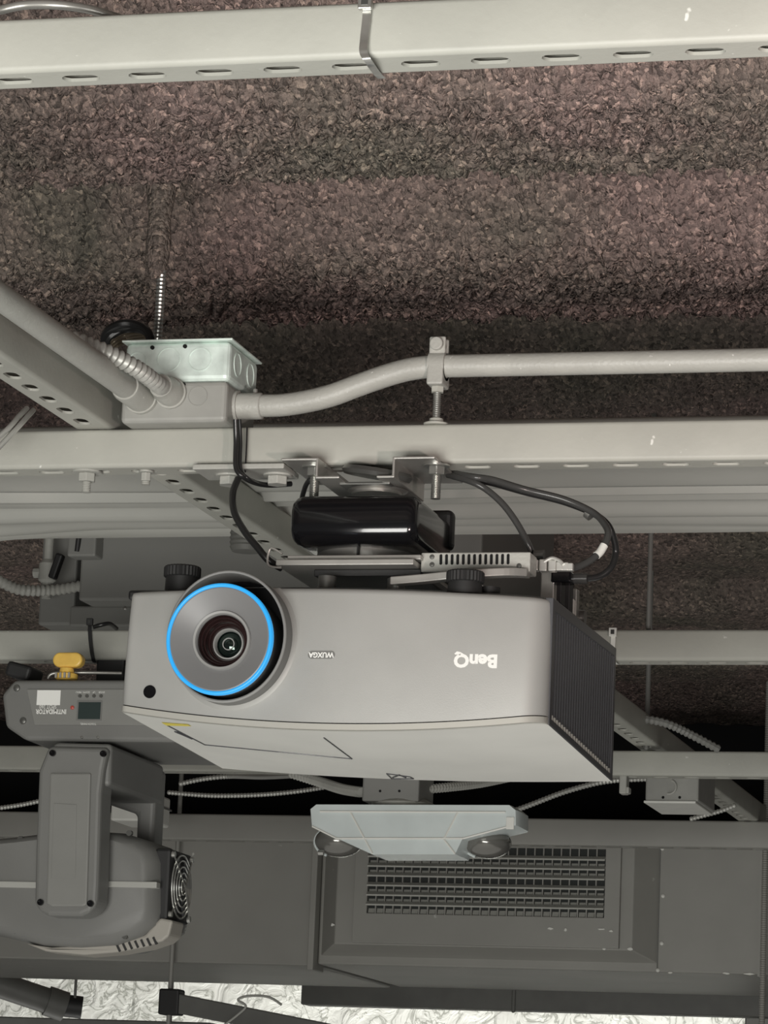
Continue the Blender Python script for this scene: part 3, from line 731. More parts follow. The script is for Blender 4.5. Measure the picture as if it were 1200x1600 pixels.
def build_projector():
    t = thing('projector', (PJC, 3.43, 2.13), 'large grey projector hanging upside down with a blue ringed lens', 'projector')
    xs = [PJL + 0.006 * (1 - math.cos(a)) for a in np.linspace(0, math.pi / 2, 6)] + list(np.linspace(PJL + 0.008, PJR - 0.0225, 150)) + [PJR - 0.022 + 0.022 * math.sin(a) for a in np.linspace(0, math.pi / 2, 12)]
    HX, HZ = P(353, 994, 3.230).x, P(353, 994, 3.230).z; HRX, HRZ = 0.0600, 0.0645
    # front cover with the lens opening
    nz = 60; TR = 0.0075; vs = []; fs = []
    for x in xs:
        y, zt, zb = pj_yf(x), pj_zt(x), pj_zb(x) + TR
        for j in range(nz + 1):
            s = j / nz; z = zb + (zt - 0.004 - zb) * s
            vs.append((x, y + pj_bow(s), z))
        vs.append((x, y + 0.0125, zt - 0.001)); vs.append((x, y + 0.017, zt))
    K = nz + 3
    for i in range(len(xs) - 1):
        for j in range(K - 1):
            q = (i * K + j, (i + 1) * K + j, (i + 1) * K + j + 1, i * K + j + 1)
            c = [sum(vs[a][k] for a in q) / 4 for k in range(3)]
            if ((c[0] - HX) / (HRX - 0.002)) ** 2 + ((c[2] - HZ) / (HRZ - 0.002)) ** 2 < 1: continue
            fs.append(q)
    MB().add(vs, fs).build('front_cover', 'pj', t, smooth=True, angle=80)
    # pale trim strip along the lower front edge
    MB().rings([[(x, pj_yf(x) - 0.0016, pj_zb(x) + 0.0006), (x, pj_yf(x) - 0.0016, pj_zb(x) + TR - 0.0012), (x, pj_yf(x) + 0.004, pj_zb(x) + TR), (x, pj_yf(x) + 0.004, pj_zb(x) - 0.0002)] for x in xs]).build('trim_strip', 'pj_trim', t, smooth=True, angle=50)
    # broad cover that faces the floor
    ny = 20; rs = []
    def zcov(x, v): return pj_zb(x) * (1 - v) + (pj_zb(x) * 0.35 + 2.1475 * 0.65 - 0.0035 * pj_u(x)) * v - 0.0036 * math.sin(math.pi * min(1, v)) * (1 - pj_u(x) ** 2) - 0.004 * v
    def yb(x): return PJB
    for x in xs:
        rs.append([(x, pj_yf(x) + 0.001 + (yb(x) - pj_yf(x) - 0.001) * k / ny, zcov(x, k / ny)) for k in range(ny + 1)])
    MB().rings(rs, False, False, False).build('bottom_cover', 'pj_lit', t, smooth=True, angle=60)
    cov = t.children[-1]
    # lamp door outline on the cover: four thin grooves
    def onc(px, py, dz=-0.0004):
        Y = 3.4
        for _ in range(12):
            p = P(px, py, Y); v = (Y - pj_yf(p.x)) / (PJB - pj_yf(p.x)); z = zcov(p.x, min(max(v, 0), 1))
            p2 = P(px, py, Y + 0.01); dzdY = (p2.z - p.z) / 0.01
            Y -= (p.z - z) / dzdY
        p = P(px, py, Y); return Vector((p.x, p.y, p.z + dz))
    door = [(262, 1133), (320, 1163), (550, 1185), (506, 1152)]
    for a, b in zip(door[:-1], door[1:]):
        pts = [onc(a[0] + (b[0] - a[0]) * k / 8, a[1] + (b[1] - a[1]) * k / 8) for k in range(9)]
        MB().tube(pts, 0.0007, 6).build('door_groove', 'fin', cov)
    st = [onc(252, 1128, -0.0006), onc(293, 1131, -0.0006), onc(299, 1134, -0.0006), onc(260, 1133, -0.0006)]
    MB().add(st, [(0, 1, 2, 3)]).build('yellow_sticker', 'yellow', cov)
    cl = [onc(274, 1142), onc(284, 1146), onc(300, 1153)]
    MB().tube(cl, 0.0014, 8).build('door_latch', 'fin', cov, smooth=True)
    e = [onc(604, 1208), onc(640, 1213), onc(646, 1216), onc(612, 1216)]
    for a, b in zip(e, e[1:] + e[:1]): MB().tube([a, b], 0.0008, 6).build('emblem_line', 'fin', cov)
    MB().tube([onc(614, 1214), onc(624, 1210), onc(634, 1214)], 0.001, 6).build('emblem_line', 'fin', cov)
    # dark upper pan (the real underside of the projector)
    rs = []
    for x in xs: rs.append([(x, pj_yf(x) + 0.017, pj_zt(x)), (x, pj_yf(x) + 0.03, pj_zt(x) + 0.0035), (x, PJB, pj_zt(x) + 0.0035)])
    MB().rings(rs, False, False, False).build('upper_pan', 'pj_dark', t, smooth=True, angle=40)
    # left side, rear
    for nm, X, m in (('side_panel', PJL, 'pj'),):
        MB().add([(X, pj_yf(X), pj_zb(X)), (X, PJB, zcov(X, 1)), (X, PJB, pj_zt(X) + 0.0035), (X, pj_yf(X) + 0.017, pj_zt(X)), (X, pj_yf(X) + 0.0025, 2.22)], [(0, 1, 2, 3, 4)]).build(nm, m, t)
    bv = [(x, PJB, zcov(x, 1)) for x in xs] + [(x, PJB, pj_zt(x) + 0.0035) for x in xs[::-1]]
    MB().add(bv, [tuple(range(len(bv)))]).build('rear_panel', 'pj_dark', t)
    # right side: recessed vent with upright fins in a dark frame
    X = PJR; ya, yb_ = pj_yf(X), PJB
    zta, ztb, zba, zbb = pj_zt(X), pj_zt(X) + 0.001, pj_zb(X) + 0.0005, zcov(X, 1) + 0.0005
    o = [(ya, zba), (yb_, zbb), (yb_, ztb + 0.003), (ya, zta + 0.002)]
    i = [(ya + 0.010, zba + 0.006), (yb_ - 0.010, zbb + 0.006), (yb_ - 0.010, ztb - 0.007), (ya + 0.010, zta - 0.010)]
    vent = MB().rings([[(X - 0.006, a, b) for a, b in o], [(X + 0.0012, a, b) for a, b in o], [(X + 0.0012, a, b) for a, b in i], [(X - 0.010, a, b) for a, b in i]], False, False).build('vent_frame', 'fin', t, bevel=0.0008)
    MB().add([(X - 0.009, a, b) for a, b in o], [(0, 1, 2, 3)]).build('vent_backing', 'black_hole', vent)
    nf = 25
    for k in range(nf):
        s = (k + 0.5) / nf; y = i[0][0] + (i[1][0] - i[0][0]) * s
        zb_ = i[0][1] + (i[1][1] - i[0][1]) * s; zt_ = i[3][1] + (i[2][1] - i[3][1]) * s
        MB().box((X - 0.006, y - 0.0014, zb_ - 0.0005), (X + 0.0005, y + 0.0014, zt_ + 0.0005)).build('vent_fin', 'fin', vent)
        MB().box((X - 0.001, y - 0.0030, zb_ - 0.001), (X + 0.0012, y + 0.0006, zb_ + 0.0045)).build('fin_tip', 'pj_trim', vent)
    # ------------ lens hood, collar, blue ring, glass
    yr = 3.230
    hood = MB().lathe((HX, yr, HZ), (0, 1, 0), [(0.045, HRX), (0.0015, HRX), (0, HRX - 0.0008), (0.0012, HRX - 0.0022), (0.07, HRX - 0.0028)], 72, False, False, 1, HRZ / HRX).build('lens_hood', 'hood', t, smooth=True, angle=60)
    MB().lathe((HX, yr, HZ), (0, 1, 0), [(0.0022, HRX + 0.0003), (0, HRX + 0.0001), (-0.0006, HRX - 0.0010), (0.0004, HRX - 0.0022)], 72, False, False, 1, HRZ / HRX).build('hood_rim', 'lens_ring', hood, smooth=True, angle=60)
    # soft flare where the hood meets the front cover
    nn = 72; R_ = []
    def flare(r, dy):
        out = []
        for k in range(nn):
            a = 2 * math.pi * k / nn; x = HX + (HRX + r) * math.cos(a); z = HZ + (HRZ + r) * math.sin(a)
            x = max(PJL + 0.001, x); zz = min(z, pj_zt(x) - 0.0005)
            out.append((x, pj_face(x, zz) - dy, zz))
        return out
    MB().rings([flare(-0.001, 0.0040), flare(0.0008, 0.0022), flare(0.0028, 0.0008), flare(0.0055, -0.0008)], False, False).build('hood_flare', 'pj', hood, smooth=True, angle=80)
    MB().lathe((HX, yr + 0.045, HZ), (0, -1, 0), [(0, HRX - 0.003), (0.001, HRX - 0.003)], 48, True, True, 1, HRZ / HRX).build('hood_floor', 'black_hole', hood)
    yd = 3.207
    c = P(342, 998, yd); LX, LZ = c.x, c.z; RD = 0.0532
    ax = (0, 1, 0)
    MB().lathe((LX, yd, LZ), ax, [(0.006, RD - 0.0004), (0.03, RD - 0.002), (0.075, RD - 0.004)], 72, False, False, 1, 1.02).build('lens_barrel', 'pj_dark', t, smooth=True)
    bar = t.children[-1]
    MB().lathe((LX, yd, LZ), ax, [(0.006, RD), (0.0008, RD), (-0.0004, RD - 0.0012), (0.0, RD - 0.0030), (0.0012, RD - 0.0036)], 96, False, False, 1, 1.02).build('light_ring', 'blue', bar, smooth=True, angle=60)
    tag(bar.children[-1], 'glowing blue ring')
    MB().lathe((LX, yd, LZ), ax, [(0.0012, RD - 0.0036), (0.0008, RD - 0.0046), (0.0100, 0.0290), (0.0085, 0.0275), (0.009, 0.0255), (0.012, 0.0245)], 96, False, False, 1, 1.02).build('lens_collar', 'disc', bar, smooth=True, angle=25)
    cx, cz = LX, LZ
    MB().lathe((cx, yd + 0.012, cz), ax, [(0, 0.0245), (0.004, 0.0232), (0.004, 0.0222), (0.008, 0.0210), (0.008, 0.0200), (0.014, 0.0185), (0.014, 0.0175), (0.019, 0.0150)], 64, False, False).build('lens_bezel', 'lens_in', bar, smooth=True, angle=20)
    MB().lathe((cx, yd + 0.030, cz), ax, [(0.003, 0.0155), (0, 0.0152), (-0.0005, 0.0140), (0.0005, 0.0134), (0.006, 0.0128)], 48, False, False).build('retaining_ring', 'lens_ring', bar, smooth=True, angle=30)
    prof = [(0.032 + 0.006 * (r / 0.0134) ** 2, r) for r in (0.0002, 0.003, 0.006, 0.009, 0.0115, 0.0134)]
    MB().lathe((cx, yd + 0.0, cz), ax, prof, 40, True, False).build('lens_glass', 'glass', bar, smooth=True, angle=180)
    MB().lathe((cx, yd + 0.0305, cz), ax, [(0.0016, 0.0062), (0.0003, 0.0060), (0.0003, 0.0052), (0.0016, 0.0050)], 32, False, False).build('inner_ring', 'lens_ring', bar, smooth=True)
    MB().lathe((LX, yd, LZ), ax, [(0.0095, 0.0292), (0.0070, 0.0284), (0.0074, 0.0262), (0.0105, 0.0252)], 72, False, False).build('collar_lip', 'lens_ring', bar, smooth=True, angle=40)
    MB().lathe((LX, yd + 0.0118, LZ), (0, -1, 0), [(0, 0.0248), (0.0006, 0.0243)], 64, False, False).build('bezel_edge', 'lens_in', bar, smooth=True)
    # infrared sensor
    c = P(232, 1080, 3.258)
    s = MB().lathe((c.x, pj_face(c.x, c.z) + 0.001, c.z), (0, -1, 0), [(0, 0.0066), (0.0022, 0.0064), (0.0022, 0.0056), (0.0016, 0.0054)], 28, False, True).build('sensor_window', 'gloss', t, smooth=True, angle=40)
    # writing, upside down like the projector
    def wr(px, py, sc=1.0):
        c0 = P(px, py, 3.254)
        def fn(a, b):
            x = c0.x - a; z = c0.z - b
            return (x, pj_face(x, z) - 0.0006, z)
        return fn
    text_mesh('BenQ', 0.0175, wr(741, 1030), 'brand_lettering', 'print', t, bold=0.0008, sx=1.02)
    c0 = P(502, 1023, 3.254); o = []
    for k in range(40):
        a = 2 * math.pi * k / 40; o.append((c0.x + (0.0095 if math.cos(a) > 0 else -0.0095) + 0.0040 * math.cos(a), c0.z + 0.0040 * math.sin(a)))
    bd = MB().rings([[(x, pj_face(x, z) + 0.003, z) for x, z in o], [(x, pj_face(x, z) - 0.0004, z) for x, z in o]]).build('badge', 'print_grey', t)
    def fnb(a, b):
        x = c0.x - a; return (x, pj_face(x, c0.z - b) - 0.0008, c0.z - b)
    text_mesh('WUXGA', 0.0070, fnb, 'badge_lettering', 'print', bd, bold=0.00025, sx=0.92)
    # adjustable feet sticking up
    for px, py, Yk in ((285, 897, 3.335), (727, 905, 3.30)):
        c = P(px, py, Yk); z0 = pj_zt(c.x)
        ft = MB().lathe((c.x, Yk, z0), (0, 0, 1), [(0, 0.0175), (c.z - z0 - 0.004, 0.0165)], 28).build('foot', 'rubber', t, smooth=True)
        mb = MB(); n = 60
        mb.rings([[(c.x + r * (1 + 0.05 * (k % 2)) * math.cos(2 * math.pi * k / n), Yk + r * (1 + 0.05 * (k % 2)) * math.sin(2 * math.pi * k / n), z) for k in range(n)]
                  for z, r in ((c.z - 0.004, 0.0165), (c.z - 0.003, 0.0178), (c.z + 0.006, 0.0178), (c.z + 0.0075, 0.0165))]).build('foot_knob', 'rubber', ft)
    c = P(240, 915, 3.33)
    MB().box((c.x - 0.02, 3.31, pj_zt(c.x) - 0.002), (c.x + 0.02, 3.37, pj_zt(c.x) + 0.008)).build('foot_base', 'pj_dark', t, bevel=0.003)
    c = P(766, 915, 3.32)
    MB().cyl((c.x, 3.32, pj_zt(c.x)), (c.x, 3.32, pj_zt(c.x) + 0.014), 0.010).build('mount_boss', 'rubber', t, smooth=True)
    # connector cluster at the rear right corner
    cl = [((866, 905), 3.50, 0.010, 'rubber'), ((880, 922), 3.55, 0.009, 'rubber'), ((893, 932), 3.585, 0.007, 'zinc'), ((888, 945), 3.57, 0.006, 'white'), ((858, 900), 3.46, 0.007, 'zinc')]
    for (q, Y, s, m) in cl:
        c = P(*q, Y)
        MB().box((c.x - s, Y - s, pj_zt(PJR) + 0.001), (c.x + s, Y + s, max(c.z + s, pj_zt(PJR) + 0.004))).build('socket', m, t, bevel=0.001)
    c = P(897, 965, 3.60)
    MB().cyl((c.x - 0.006, 3.60, c.z), (c.x + 0.012, 3.60, c.z), 0.008).build('security_post', 'dark_steel', t, smooth=True)
build_projector()

# ------------------------------------------------------------------ video receiver box on the mount
def build_receiver():
    Y0 = 3.345
    a, b = P(657, 893, Y0), P(829, 863, Y0)
    zb, zt = (P(657, 894, Y0).z + P(829, 893, Y0).z) / 2, (a.z + (b.z - a.z)) 
    zt = P(740, 863, Y0).z
    t = thing('receiver_box', ((a.x + b.x) / 2, Y0 + 0.05, zb), 'small grey slotted metal receiver box beside the mount plates', 'receiver')
    MB().box((a.x, Y0, zb), (b.x, Y0 + 0.03, zt)).build('case', 'conduit', t, bevel=0.0012)
    zc = P(740, 874, Y0).z
    sl = None
    for k in range(13):
        px = 689 + k * 8.75
        c = P(px, 874, Y0)
        if sl is None:
            o = [(c.x + 0.0015 * math.cos(q), zc + (0.0038 if math.sin(q) > 0 else -0.0038) + 0.0015 * math.sin(q)) for q in np.linspace(0, 2 * math.pi, 13)[:-1]]
            sl = MB().prism(o, Y0 - 0.0004, Y0 + 0.0004).build('vent_slot', 'black_hole', t); cx = c.x
        else: piece(sl, (c.x - cx, 0, 0))
    for px, py in ((675, 870), (675, 882), (811, 884)):
        c = P(px, py, Y0)
        MB().lathe((c.x, Y0, c.z), (0, -1, 0), [(0, 0.0026), (0.001, 0.0022), (0.0012, 0.001)], 14).build('screw', 'dark_steel', t, smooth=True)
    c = P(841, 868, 3.42)
    MB().cyl((c.x - 0.004, 3.42, c.z), (c.x + 0.006, 3.42, c.z), 0.006, n=12).build('antenna_nut', 'dark_steel', t)
build_receiver()

# ------------------------------------------------------------------ cables
def cable(name, pts, r, m, label, cat='cable', group=None):
    return tag(MB().tube(smooth_path(pts, 10), r, 12).build(name, m, smooth=True), label, cat, group)
# network cable with clear plug
t = thing('network_cable', P(840, 884, 3.40), 'grey network cable looping right with a clear plug and white band', 'cable', 'cables at the projector')
lp = [P(893, 888, 3.41), P(915, 880, 3.42), P(938, 862, 3.43), P(950, 836, 3.44), P(944, 818, 3.45), P(925, 800, 3.46), P(880, 780, 3.46), P(820, 765, 3.45), P(770, 750, 3.43), P(738, 745, 3.42), P(700, 738, 3.45)]
MB().tube(smooth_path(lp, 10), 0.0036, 12).build('cord', 'cable_grey', t, smooth=True)
pg = MB()
for k, (x, w) in enumerate(((836, 9), (850, 10), (864, 9), (876, 7.5), (884, 7), (891, 6.5))):
    a = P(x - 6, 884 + k * .5, 3.40); b = P(x + (5 if k > 2 else 6), 884 + k * .5, 3.40); w *= 0.0006
    pg.box((a.x, 3.40 - w, a.z - w), (b.x, 3.40 + w, a.z + w))
pg.build('plug', 'flexw', t, bevel=0.001)
MB().tube(smooth_path([P(850, 878, 3.395), P(862, 872, 3.395), P(874, 876, 3.395), P(880, 882, 3.395)], 6), 0.0018, 8).build('plug_latch', 'flexw', t, smooth=True)
MB().tube(smooth_path([P(932, 868, 3.427), P(938, 862, 3.43), P(944, 852, 3.433)], 8), 0.0042, 14).build('white_band', 'white', t, smooth=True)
# black video cable
t = thing('video_cable', P(880, 901, 3.45), 'black video cable looping right from the projector rear corner', 'cable', 'cables at the projector')
lp = [P(905, 904, 3.46), P(935, 901, 3.47), P(955, 886, 3.475), P(962, 862, 3.48), P(958, 838, 3.47), P(948, 818, 3.465), P(926, 802, 3.475), P(880, 784, 3.475), P(820, 769, 3.46), P(770, 755, 3.44), P(735, 748, 3.43)]
MB().tube(smooth_path(lp, 10), 0.0034, 12).build('cord', 'cable', t, smooth=True)
a, b, c = P(862, 902, 3.45), P(897, 904, 3.46), P(918, 904, 3.46)
MB().box((a.x, 3.445, a.z - 0.006), (b.x, 3.465, a.z + 0.006)).build('plug', 'gloss', t, bevel=0.002)
MB().cyl(b, c, 0.0055).build('strain_relief', 'cable_grey', t, smooth=True)
tag(MB().lathe(P(921, 803, 3.467), (0.75, -0.1, -0.6), [(-0.003, 0.0062), (0.003, 0.0062)], 14).build('cable_tie', 'zinc', smooth=True), 'small tie binding the two looped cables together', 'cable tie', 'cable ties')
cable('power_cord', [P(835, 880, 3.43), P(826, 852, 3.42), P(808, 818, 3.42), P(786, 788, 3.42), P(760, 765, 3.42), P(735, 752, 3.42), P(700, 742, 3.44)], 0.0034, 'cable_grey', 'thin dark cord dropping from the right bracket to the receiver box', group='cables at the projector')
# cords left of the mount
cable('power_cord', [P(368, 655, 3.37), P(369, 690, 3.376), P(369, 730, 3.374), P(380, 745, 3.376), P(398, 754, 3.40), P(420, 758, 3.43), P(455, 756, 3.45)], 0.0028, 'cable', 'black cord strapped down the strut face beside the junction box', group='cables at the projector')
cable('power_cord', [P(374, 655, 3.376), P(376, 690, 3.38), P(376, 732, 3.378), P(388, 748, 3.38), P(402, 755, 3.40)], 0.002, 'cable', 'second thinner cord beside the black cord on the strut face', group='cables at the projector')
cable('power_cord', [P(372, 748, 3.40), P(364, 770, 3.385), P(366, 800, 3.37), P(382, 830, 3.36), P(402, 855, 3.35), P(420, 876, 3.35), P(440, 888, 3.36)], 0.0036, 'cable', 'black cord hanging from the splice plate down to the mount plates', group='cables at the projector')
cable('power_cord', [P(500, 742, 3.40), P(482, 752, 3.40), P(474, 770, 3.42), P(470, 790, 3.44)], 0.0026, 'cable', 'short black cord behind the left bracket bolt', group='cables at the projector')
cable('thin_wire', [P(386, 668, 3.394), P(385, 700, 3.394), P(383, 738, 3.394)], 0.0009, 'cable', 'thin black wire running straight down the strut face', group='cables at the projector')
cable('steel_cable', [P(-60, 30, 2.34), P(0, 16, 2.33), P(40, 8, 2.33), P(90, 8, 2.33), P(140, 15, 2.34), P(190, 30, 2.35)], 0.0035, 'steel', 'shiny steel cable resting on the nearest strut, top left')
cable('white_wire', [P(-40, 715, 3.30), P(10, 672, 3.32), P(30, 650, 3.34), P(42, 638, 3.36)], 0.0028, 'flexw', 'pale wire slanting behind the left strut end', group='pale wires at left')
cable('white_wire', [P(-20, 718, 3.31), P(24, 672, 3.33), P(42, 652, 3.35), P(52, 641, 3.37)], 0.0028, 'flexw', 'second pale wire slanting just right of the first', group='pale wires at left')

# ------------------------------------------------------------------ cable ties on the struts
def strap(pts, w, m, label, head=None, Y=2.3):
    t = thing('cable_tie', pts[0], label, 'cable tie', 'cable ties')
    p = smooth_path(pts, 8)
    MB().rings([[q + Vector((-w, 0, 0)), q + Vector((w, 0, 0)), q + Vector((w, 0.0012, 0)), q + Vector((-w, 0.0012, 0))] for q in p]).build('band', m, t, smooth=True, angle=40)
    if head:
        h = Vector(head)
        MB().box((h.x - w * 1.7, h.y - 0.004, h.z - w * 1.9), (h.x + w * 1.7, h.y + 0.001, h.z + w * 1.9)).build('head', m, t, bevel=0.0008)
        MB().box((h.x - w * 0.8, h.y - 0.0046, h.z - w * 1.0), (h.x + w * 0.8, h.y - 0.0038, h.z + w * 1.0)).build('slot', 'cable_grey', t)
    return t
strap([P(574, -25, 2.297), P(573, 20, 2.297), P(569, 60, 2.297), P(568, 82, 2.296), P(577, 98, 2.300), P(590, 116, 2.335), P(596, 122, 2.343)], 0.0030, 'zinc', 'shiny metal cable tie wrapped round the nearest strut', P(572, 4, 2.296))
strap([P(958, 984, 4.497), P(958, 1000, 4.496), P(957, 1020, 4.496), P(959, 1034, 4.499), P(964, 1038, 4.53)], 0.0030, 'white', 'pale cable tie round the strut right of the projector', P(958, 988, 4.496))
strap([P(141, 972, 4.497), P(140, 985, 4.494), P(142, 1010, 4.494), P(146, 1032, 4.497), P(150, 1036, 4.53)], 0.0026, 'rubber', 'black tie round the strut above the moving light', P(141, 972, 4.495))
cable('black_lead', [P(146, 980, 4.47), P(160, 976, 4.47), P(172, 975, 4.48), P(182, 982, 4.5)], 0.003, 'cable', 'short black lead curling over the strut beside the black tie')

# ------------------------------------------------------------------ moving head light
def build_moving_head():
    Yf = 4.33
    o_ = P(120, 1160, Yf)
    t = thing('moving_head_light', o_, 'dark grey moving head stage light hanging left of the projector', 'stage light')
    def pt(px, py, Y=Yf): c = P(px, py, Y); return (c.x, c.z)
    # base
    out = [pt(*q) for q in ((22, 1062), (340, 1062), (340, 1150), (300, 1160), (40, 1157), (8, 1135), (2, 1085))]
    base = MB().prism(out, Yf, Yf + 0.24).build('base', 'mh', t, bevel=0.006, seg=3)
    pan = [pt(*q) for q in ((42, 1077), (330, 1077), (330, 1134), (54, 1133))]
    MB().prism(pan, Yf - 0.002, Yf + 0.004).build('control_panel', 'mh_light', base, bevel=0.001)
    def flat(x0, y0, x1, y1, nm, m, dy=0.0035, par=base):
        a = P(x0, y1, Yf); b = P(x1, y0, Yf)
        return MB().box((a.x, Yf - dy, a.z), (b.x, Yf + 0.001, b.z)).build(nm, m, par)
    flat(120, 1095, 161, 1126, 'display_bezel', 'print_grey', 0.0030)
    flat(123, 1098, 159, 1124, 'display', 'screen', 0.0038)
    flat(58, 1079, 96, 1102, 'white_sticker', 'print', 0.0026)
    for k in range(4):
        c = P(126 + k * 11, 1088, Yf)
        MB().lathe((c.x, Yf, c.z), (0, -1, 0), [(0, 0.0024), (0.004, 0.0022)], 14).build('button', 'dark_steel', base, smooth=True)
    c = P(114, 1106, Yf); MB().lathe((c.x, Yf, c.z), (0, -1, 0), [(0, 0.003), (0.003, 0.0026), (0.004, 0.001)], 12).build('indicator', 'red', base, smooth=True)
    for px, py in ((26, 1075), (36, 1126), (153, 1152), (128, 1152)):
        c = P(px, py, Yf); r = 0.0052 if px < 100 else 0.002
        MB().lathe((c.x, Yf + 0.001, c.z), (0, -1, 0), [(0, r), (0.0025, r * 0.8), (0.0032, r * 0.3)], 14).build('screw', 'zinc' if px > 100 else 'dark_steel', base, smooth=True)
    def wr(px, py):
        c0 = P(px, py, Yf); return lambda a, b: (c0.x - a, Yf - 0.0028, c0.z - b)
    text_mesh('INTIMIDATOR', 0.0085, wr(81, 1112), 'lettering', 'print', base, bold=0.0002, sx=0.78)
    text_mesh('SPOT 260', 0.0072, wr(76, 1104.5), 'lettering', 'print', base, sx=0.8)
    for k, s in enumerate(('MENU', 'DOWN', 'UP', 'ENTER')):
        text_mesh(s, 0.0036, wr(124 + k * 12, 1082), 'lettering', 'print', base, sx=0.8)
    text_mesh('TOUCH PANEL', 0.0038, wr(139, 1131.5), 'lettering', 'print', base, sx=0.85)
    # bracket and clamp up to the strut
    zc0 = P(100, 1062, Yf).z
    xa, xb = P(95, 1050, 4.42).x, P(330, 1050, 4.42).x
    MB().box((xa, 4.40, zc0 + 0.006), (xb, 4.52, zc0 + 0.010)).build('bracket_plate', 'dark_steel', t, bevel=0.001)
    x = P(150, 1050, 4.45).x
    MB().box((x - 0.05, 4.42, zc0 - 0.002), (x + 0.12, 4.50, zc0 + 0.006)).build('bracket_foot', 'rubber', t, bevel=0.002)
    MB().box((x - 0.02, 4.505, zc0), (x + 0.02, 4.535, Z3 + 0.003)).build('clamp_body', 'rubber', t, bevel=0.003)
    # yoke: crossbar and two arms
    Ya, Yb = 4.315, 4.535
    cb = [pt(*q, Ya) for q in ((84, 1160), (174, 1162), (172, 1228), (72, 1228), (76, 1180))]
    yk = MB().prism(cb, Ya, Yb).build('yoke_bridge', 'mh', t, bevel=0.006, seg=3)
    arm = [pt(*q, Ya) for q in ((80, 1168), (173, 1170), (166, 1205), (162, 1240), (158, 1380), (156, 1412), (146, 1426), (130, 1433), (80, 1432), (66, 1425), (58, 1412), (60, 1330), (65, 1205))]
    af = MB().prism(arm, Ya - 0.012, Ya + 0.034).build('yoke_arm', 'mh', t, bevel=0.006, seg=3)
    arm2 = [pt(*q, Ya) for q in ((84, 1168), (173, 1170), (170, 1225), (166, 1300), (160, 1420), (135, 1420), (138, 1300), (140, 1245), (84, 1226))]
    ab = MB().prism(arm2, Yb - 0.030, Yb + 0.014).build('yoke_arm', 'mh', t, bevel=0.006, seg=3)
    pn = [pt(*q, Ya - 0.012) for q in ((79, 1208), (143, 1208), (137, 1414), (130, 1417), (82, 1417), (73, 1412))]
    pf = MB().prism(pn, Ya - 0.0155, Ya - 0.010).build('arm_cover', 'mh_light', af, bevel=0.0025, seg=2)
    ip = [pt(*q, Ya - 0.0155) for q in ((84, 1255), (120, 1257), (118, 1372), (80, 1372))]
    MB().prism(ip, Ya - 0.0163, Ya - 0.0150).build('arm_inset', 'mh_light', af, bevel=0.0006)
    for px, py in ((83, 1177), (162, 1178), (64, 1410), (142, 1412)):
        c = P(px, py, Ya - 0.012)
        MB().lathe((c.x, Ya - 0.013, c.z), (0, -1, 0), [(0, 0.0044), (0.003, 0.0040), (0.003, 0.0028), (0.0015, 0.0026)], 16).build('screw', 'gloss', af, smooth=True)
    # head, long rounded casing
    Yh0, Yh1 = 4.362, 4.525
    hd = [(-75, 1340), (-70, 1318), (-30, 1308), (10, 1304), (60, 1298), (130, 1294), (180, 1297), (222, 1310), (240, 1326), (246, 1345), (246, 1425), (240, 1446), (218, 1464), (180, 1478), (120, 1482), (60, 1478), (0, 1462), (-55, 1450), (-75, 1430)]
    hd = [pt(*q, Yh0) for q in hd]
    cxh = sum(a for a, b in hd) / len(hd); czh = sum(b for a, b in hd) / len(hd)
    sc = lambda k: [(cxh + (a - cxh) * k, czh + (b - czh) * k) for a, b in hd]
    rs = []
    for y, k in ((Yh0, 0.84), (Yh0 + 0.004, 0.90), (Yh0 + 0.018, 0.965), (Yh0 + 0.04, 1.0), (Yh1 - 0.04, 1.0), (Yh1 - 0.018, 0.965), (Yh1, 0.86)):
        rs.append([(a, y, b) for a, b in sc(k)])
    head = MB().rings(rs).build('lamp_head', 'mh', t, smooth=True, angle=32)
    for x0, x1 in ((-40, 60), (150, 246)):
        a, b = P(x0, 1386, Yh0), P(x1, 1378, Yh0)
        MB().box((a.x, Yh0 - 0.003, a.z), (b.x, Yh0 + 0.012, b.z)).build('seam_strip', 'mh_strip', head, bevel=0.001)
    for px, py in ((33, 1311), (26, 1455), (196, 1463), (203, 1302)):
        c = P(px, py, Yh0 + 0.01); MB().lathe((c.x, Yh0 + 0.012, c.z), (0, -1, 0), [(0, 0.004), (0.006, 0.0038)], 12).build('screw', 'dark_steel', head, smooth=True)
    # pale vented chin
    c0 = [pt(*q, Yh0 + 0.02) for q in ((150, 1476), (180, 1474), (226, 1461), (250, 1434), (270, 1438), (264, 1462), (254, 1470), (225, 1480), (180, 1488), (130, 1492), (70, 1486), (40, 1474), (80, 1480))]
    ch = MB().prism(c0, Yh0 + 0.020, Yh0 + 0.07).build('chin_cover', 'mh_chin', head, bevel=0.003)
    for k in range(7):
        a = P(185 + k * 9.5, 1481 - k * 1.9, Yh0 + 0.02)
        MB().obox((a.x, Yh0 + 0.021, a.z), (0.003, 0.004, 0.010), Matrix.Rotation(-0.5, 3, 'Y')).build('chin_slot', 'rubber', ch)
    # fan on the right end with wire guard
    fy = (Yh0 + Yh1) / 2 - 0.012; fx = P(264, 1385, fy - 0.046).x - 0.010; fz = P(280, 1386, fy).z
    fan = MB().box((fx - 0.012, fy - 0.046, fz - 0.046), (fx + 0.010, fy + 0.046, fz + 0.046)).build('fan_frame', 'rubber', head, bevel=0.004)
    for r in (0.010, 0.018, 0.026, 0.034, 0.041):
        pts = [(fx + 0.016 - 0.004 * (r / 0.041), fy + r * math.cos(a), fz + r * math.sin(a)) for a in np.linspace(0, 2 * math.pi, 33)]
        MB().tube(pts, 0.0013, 6, False).build('guard_ring', 'zinc', fan, smooth=True)
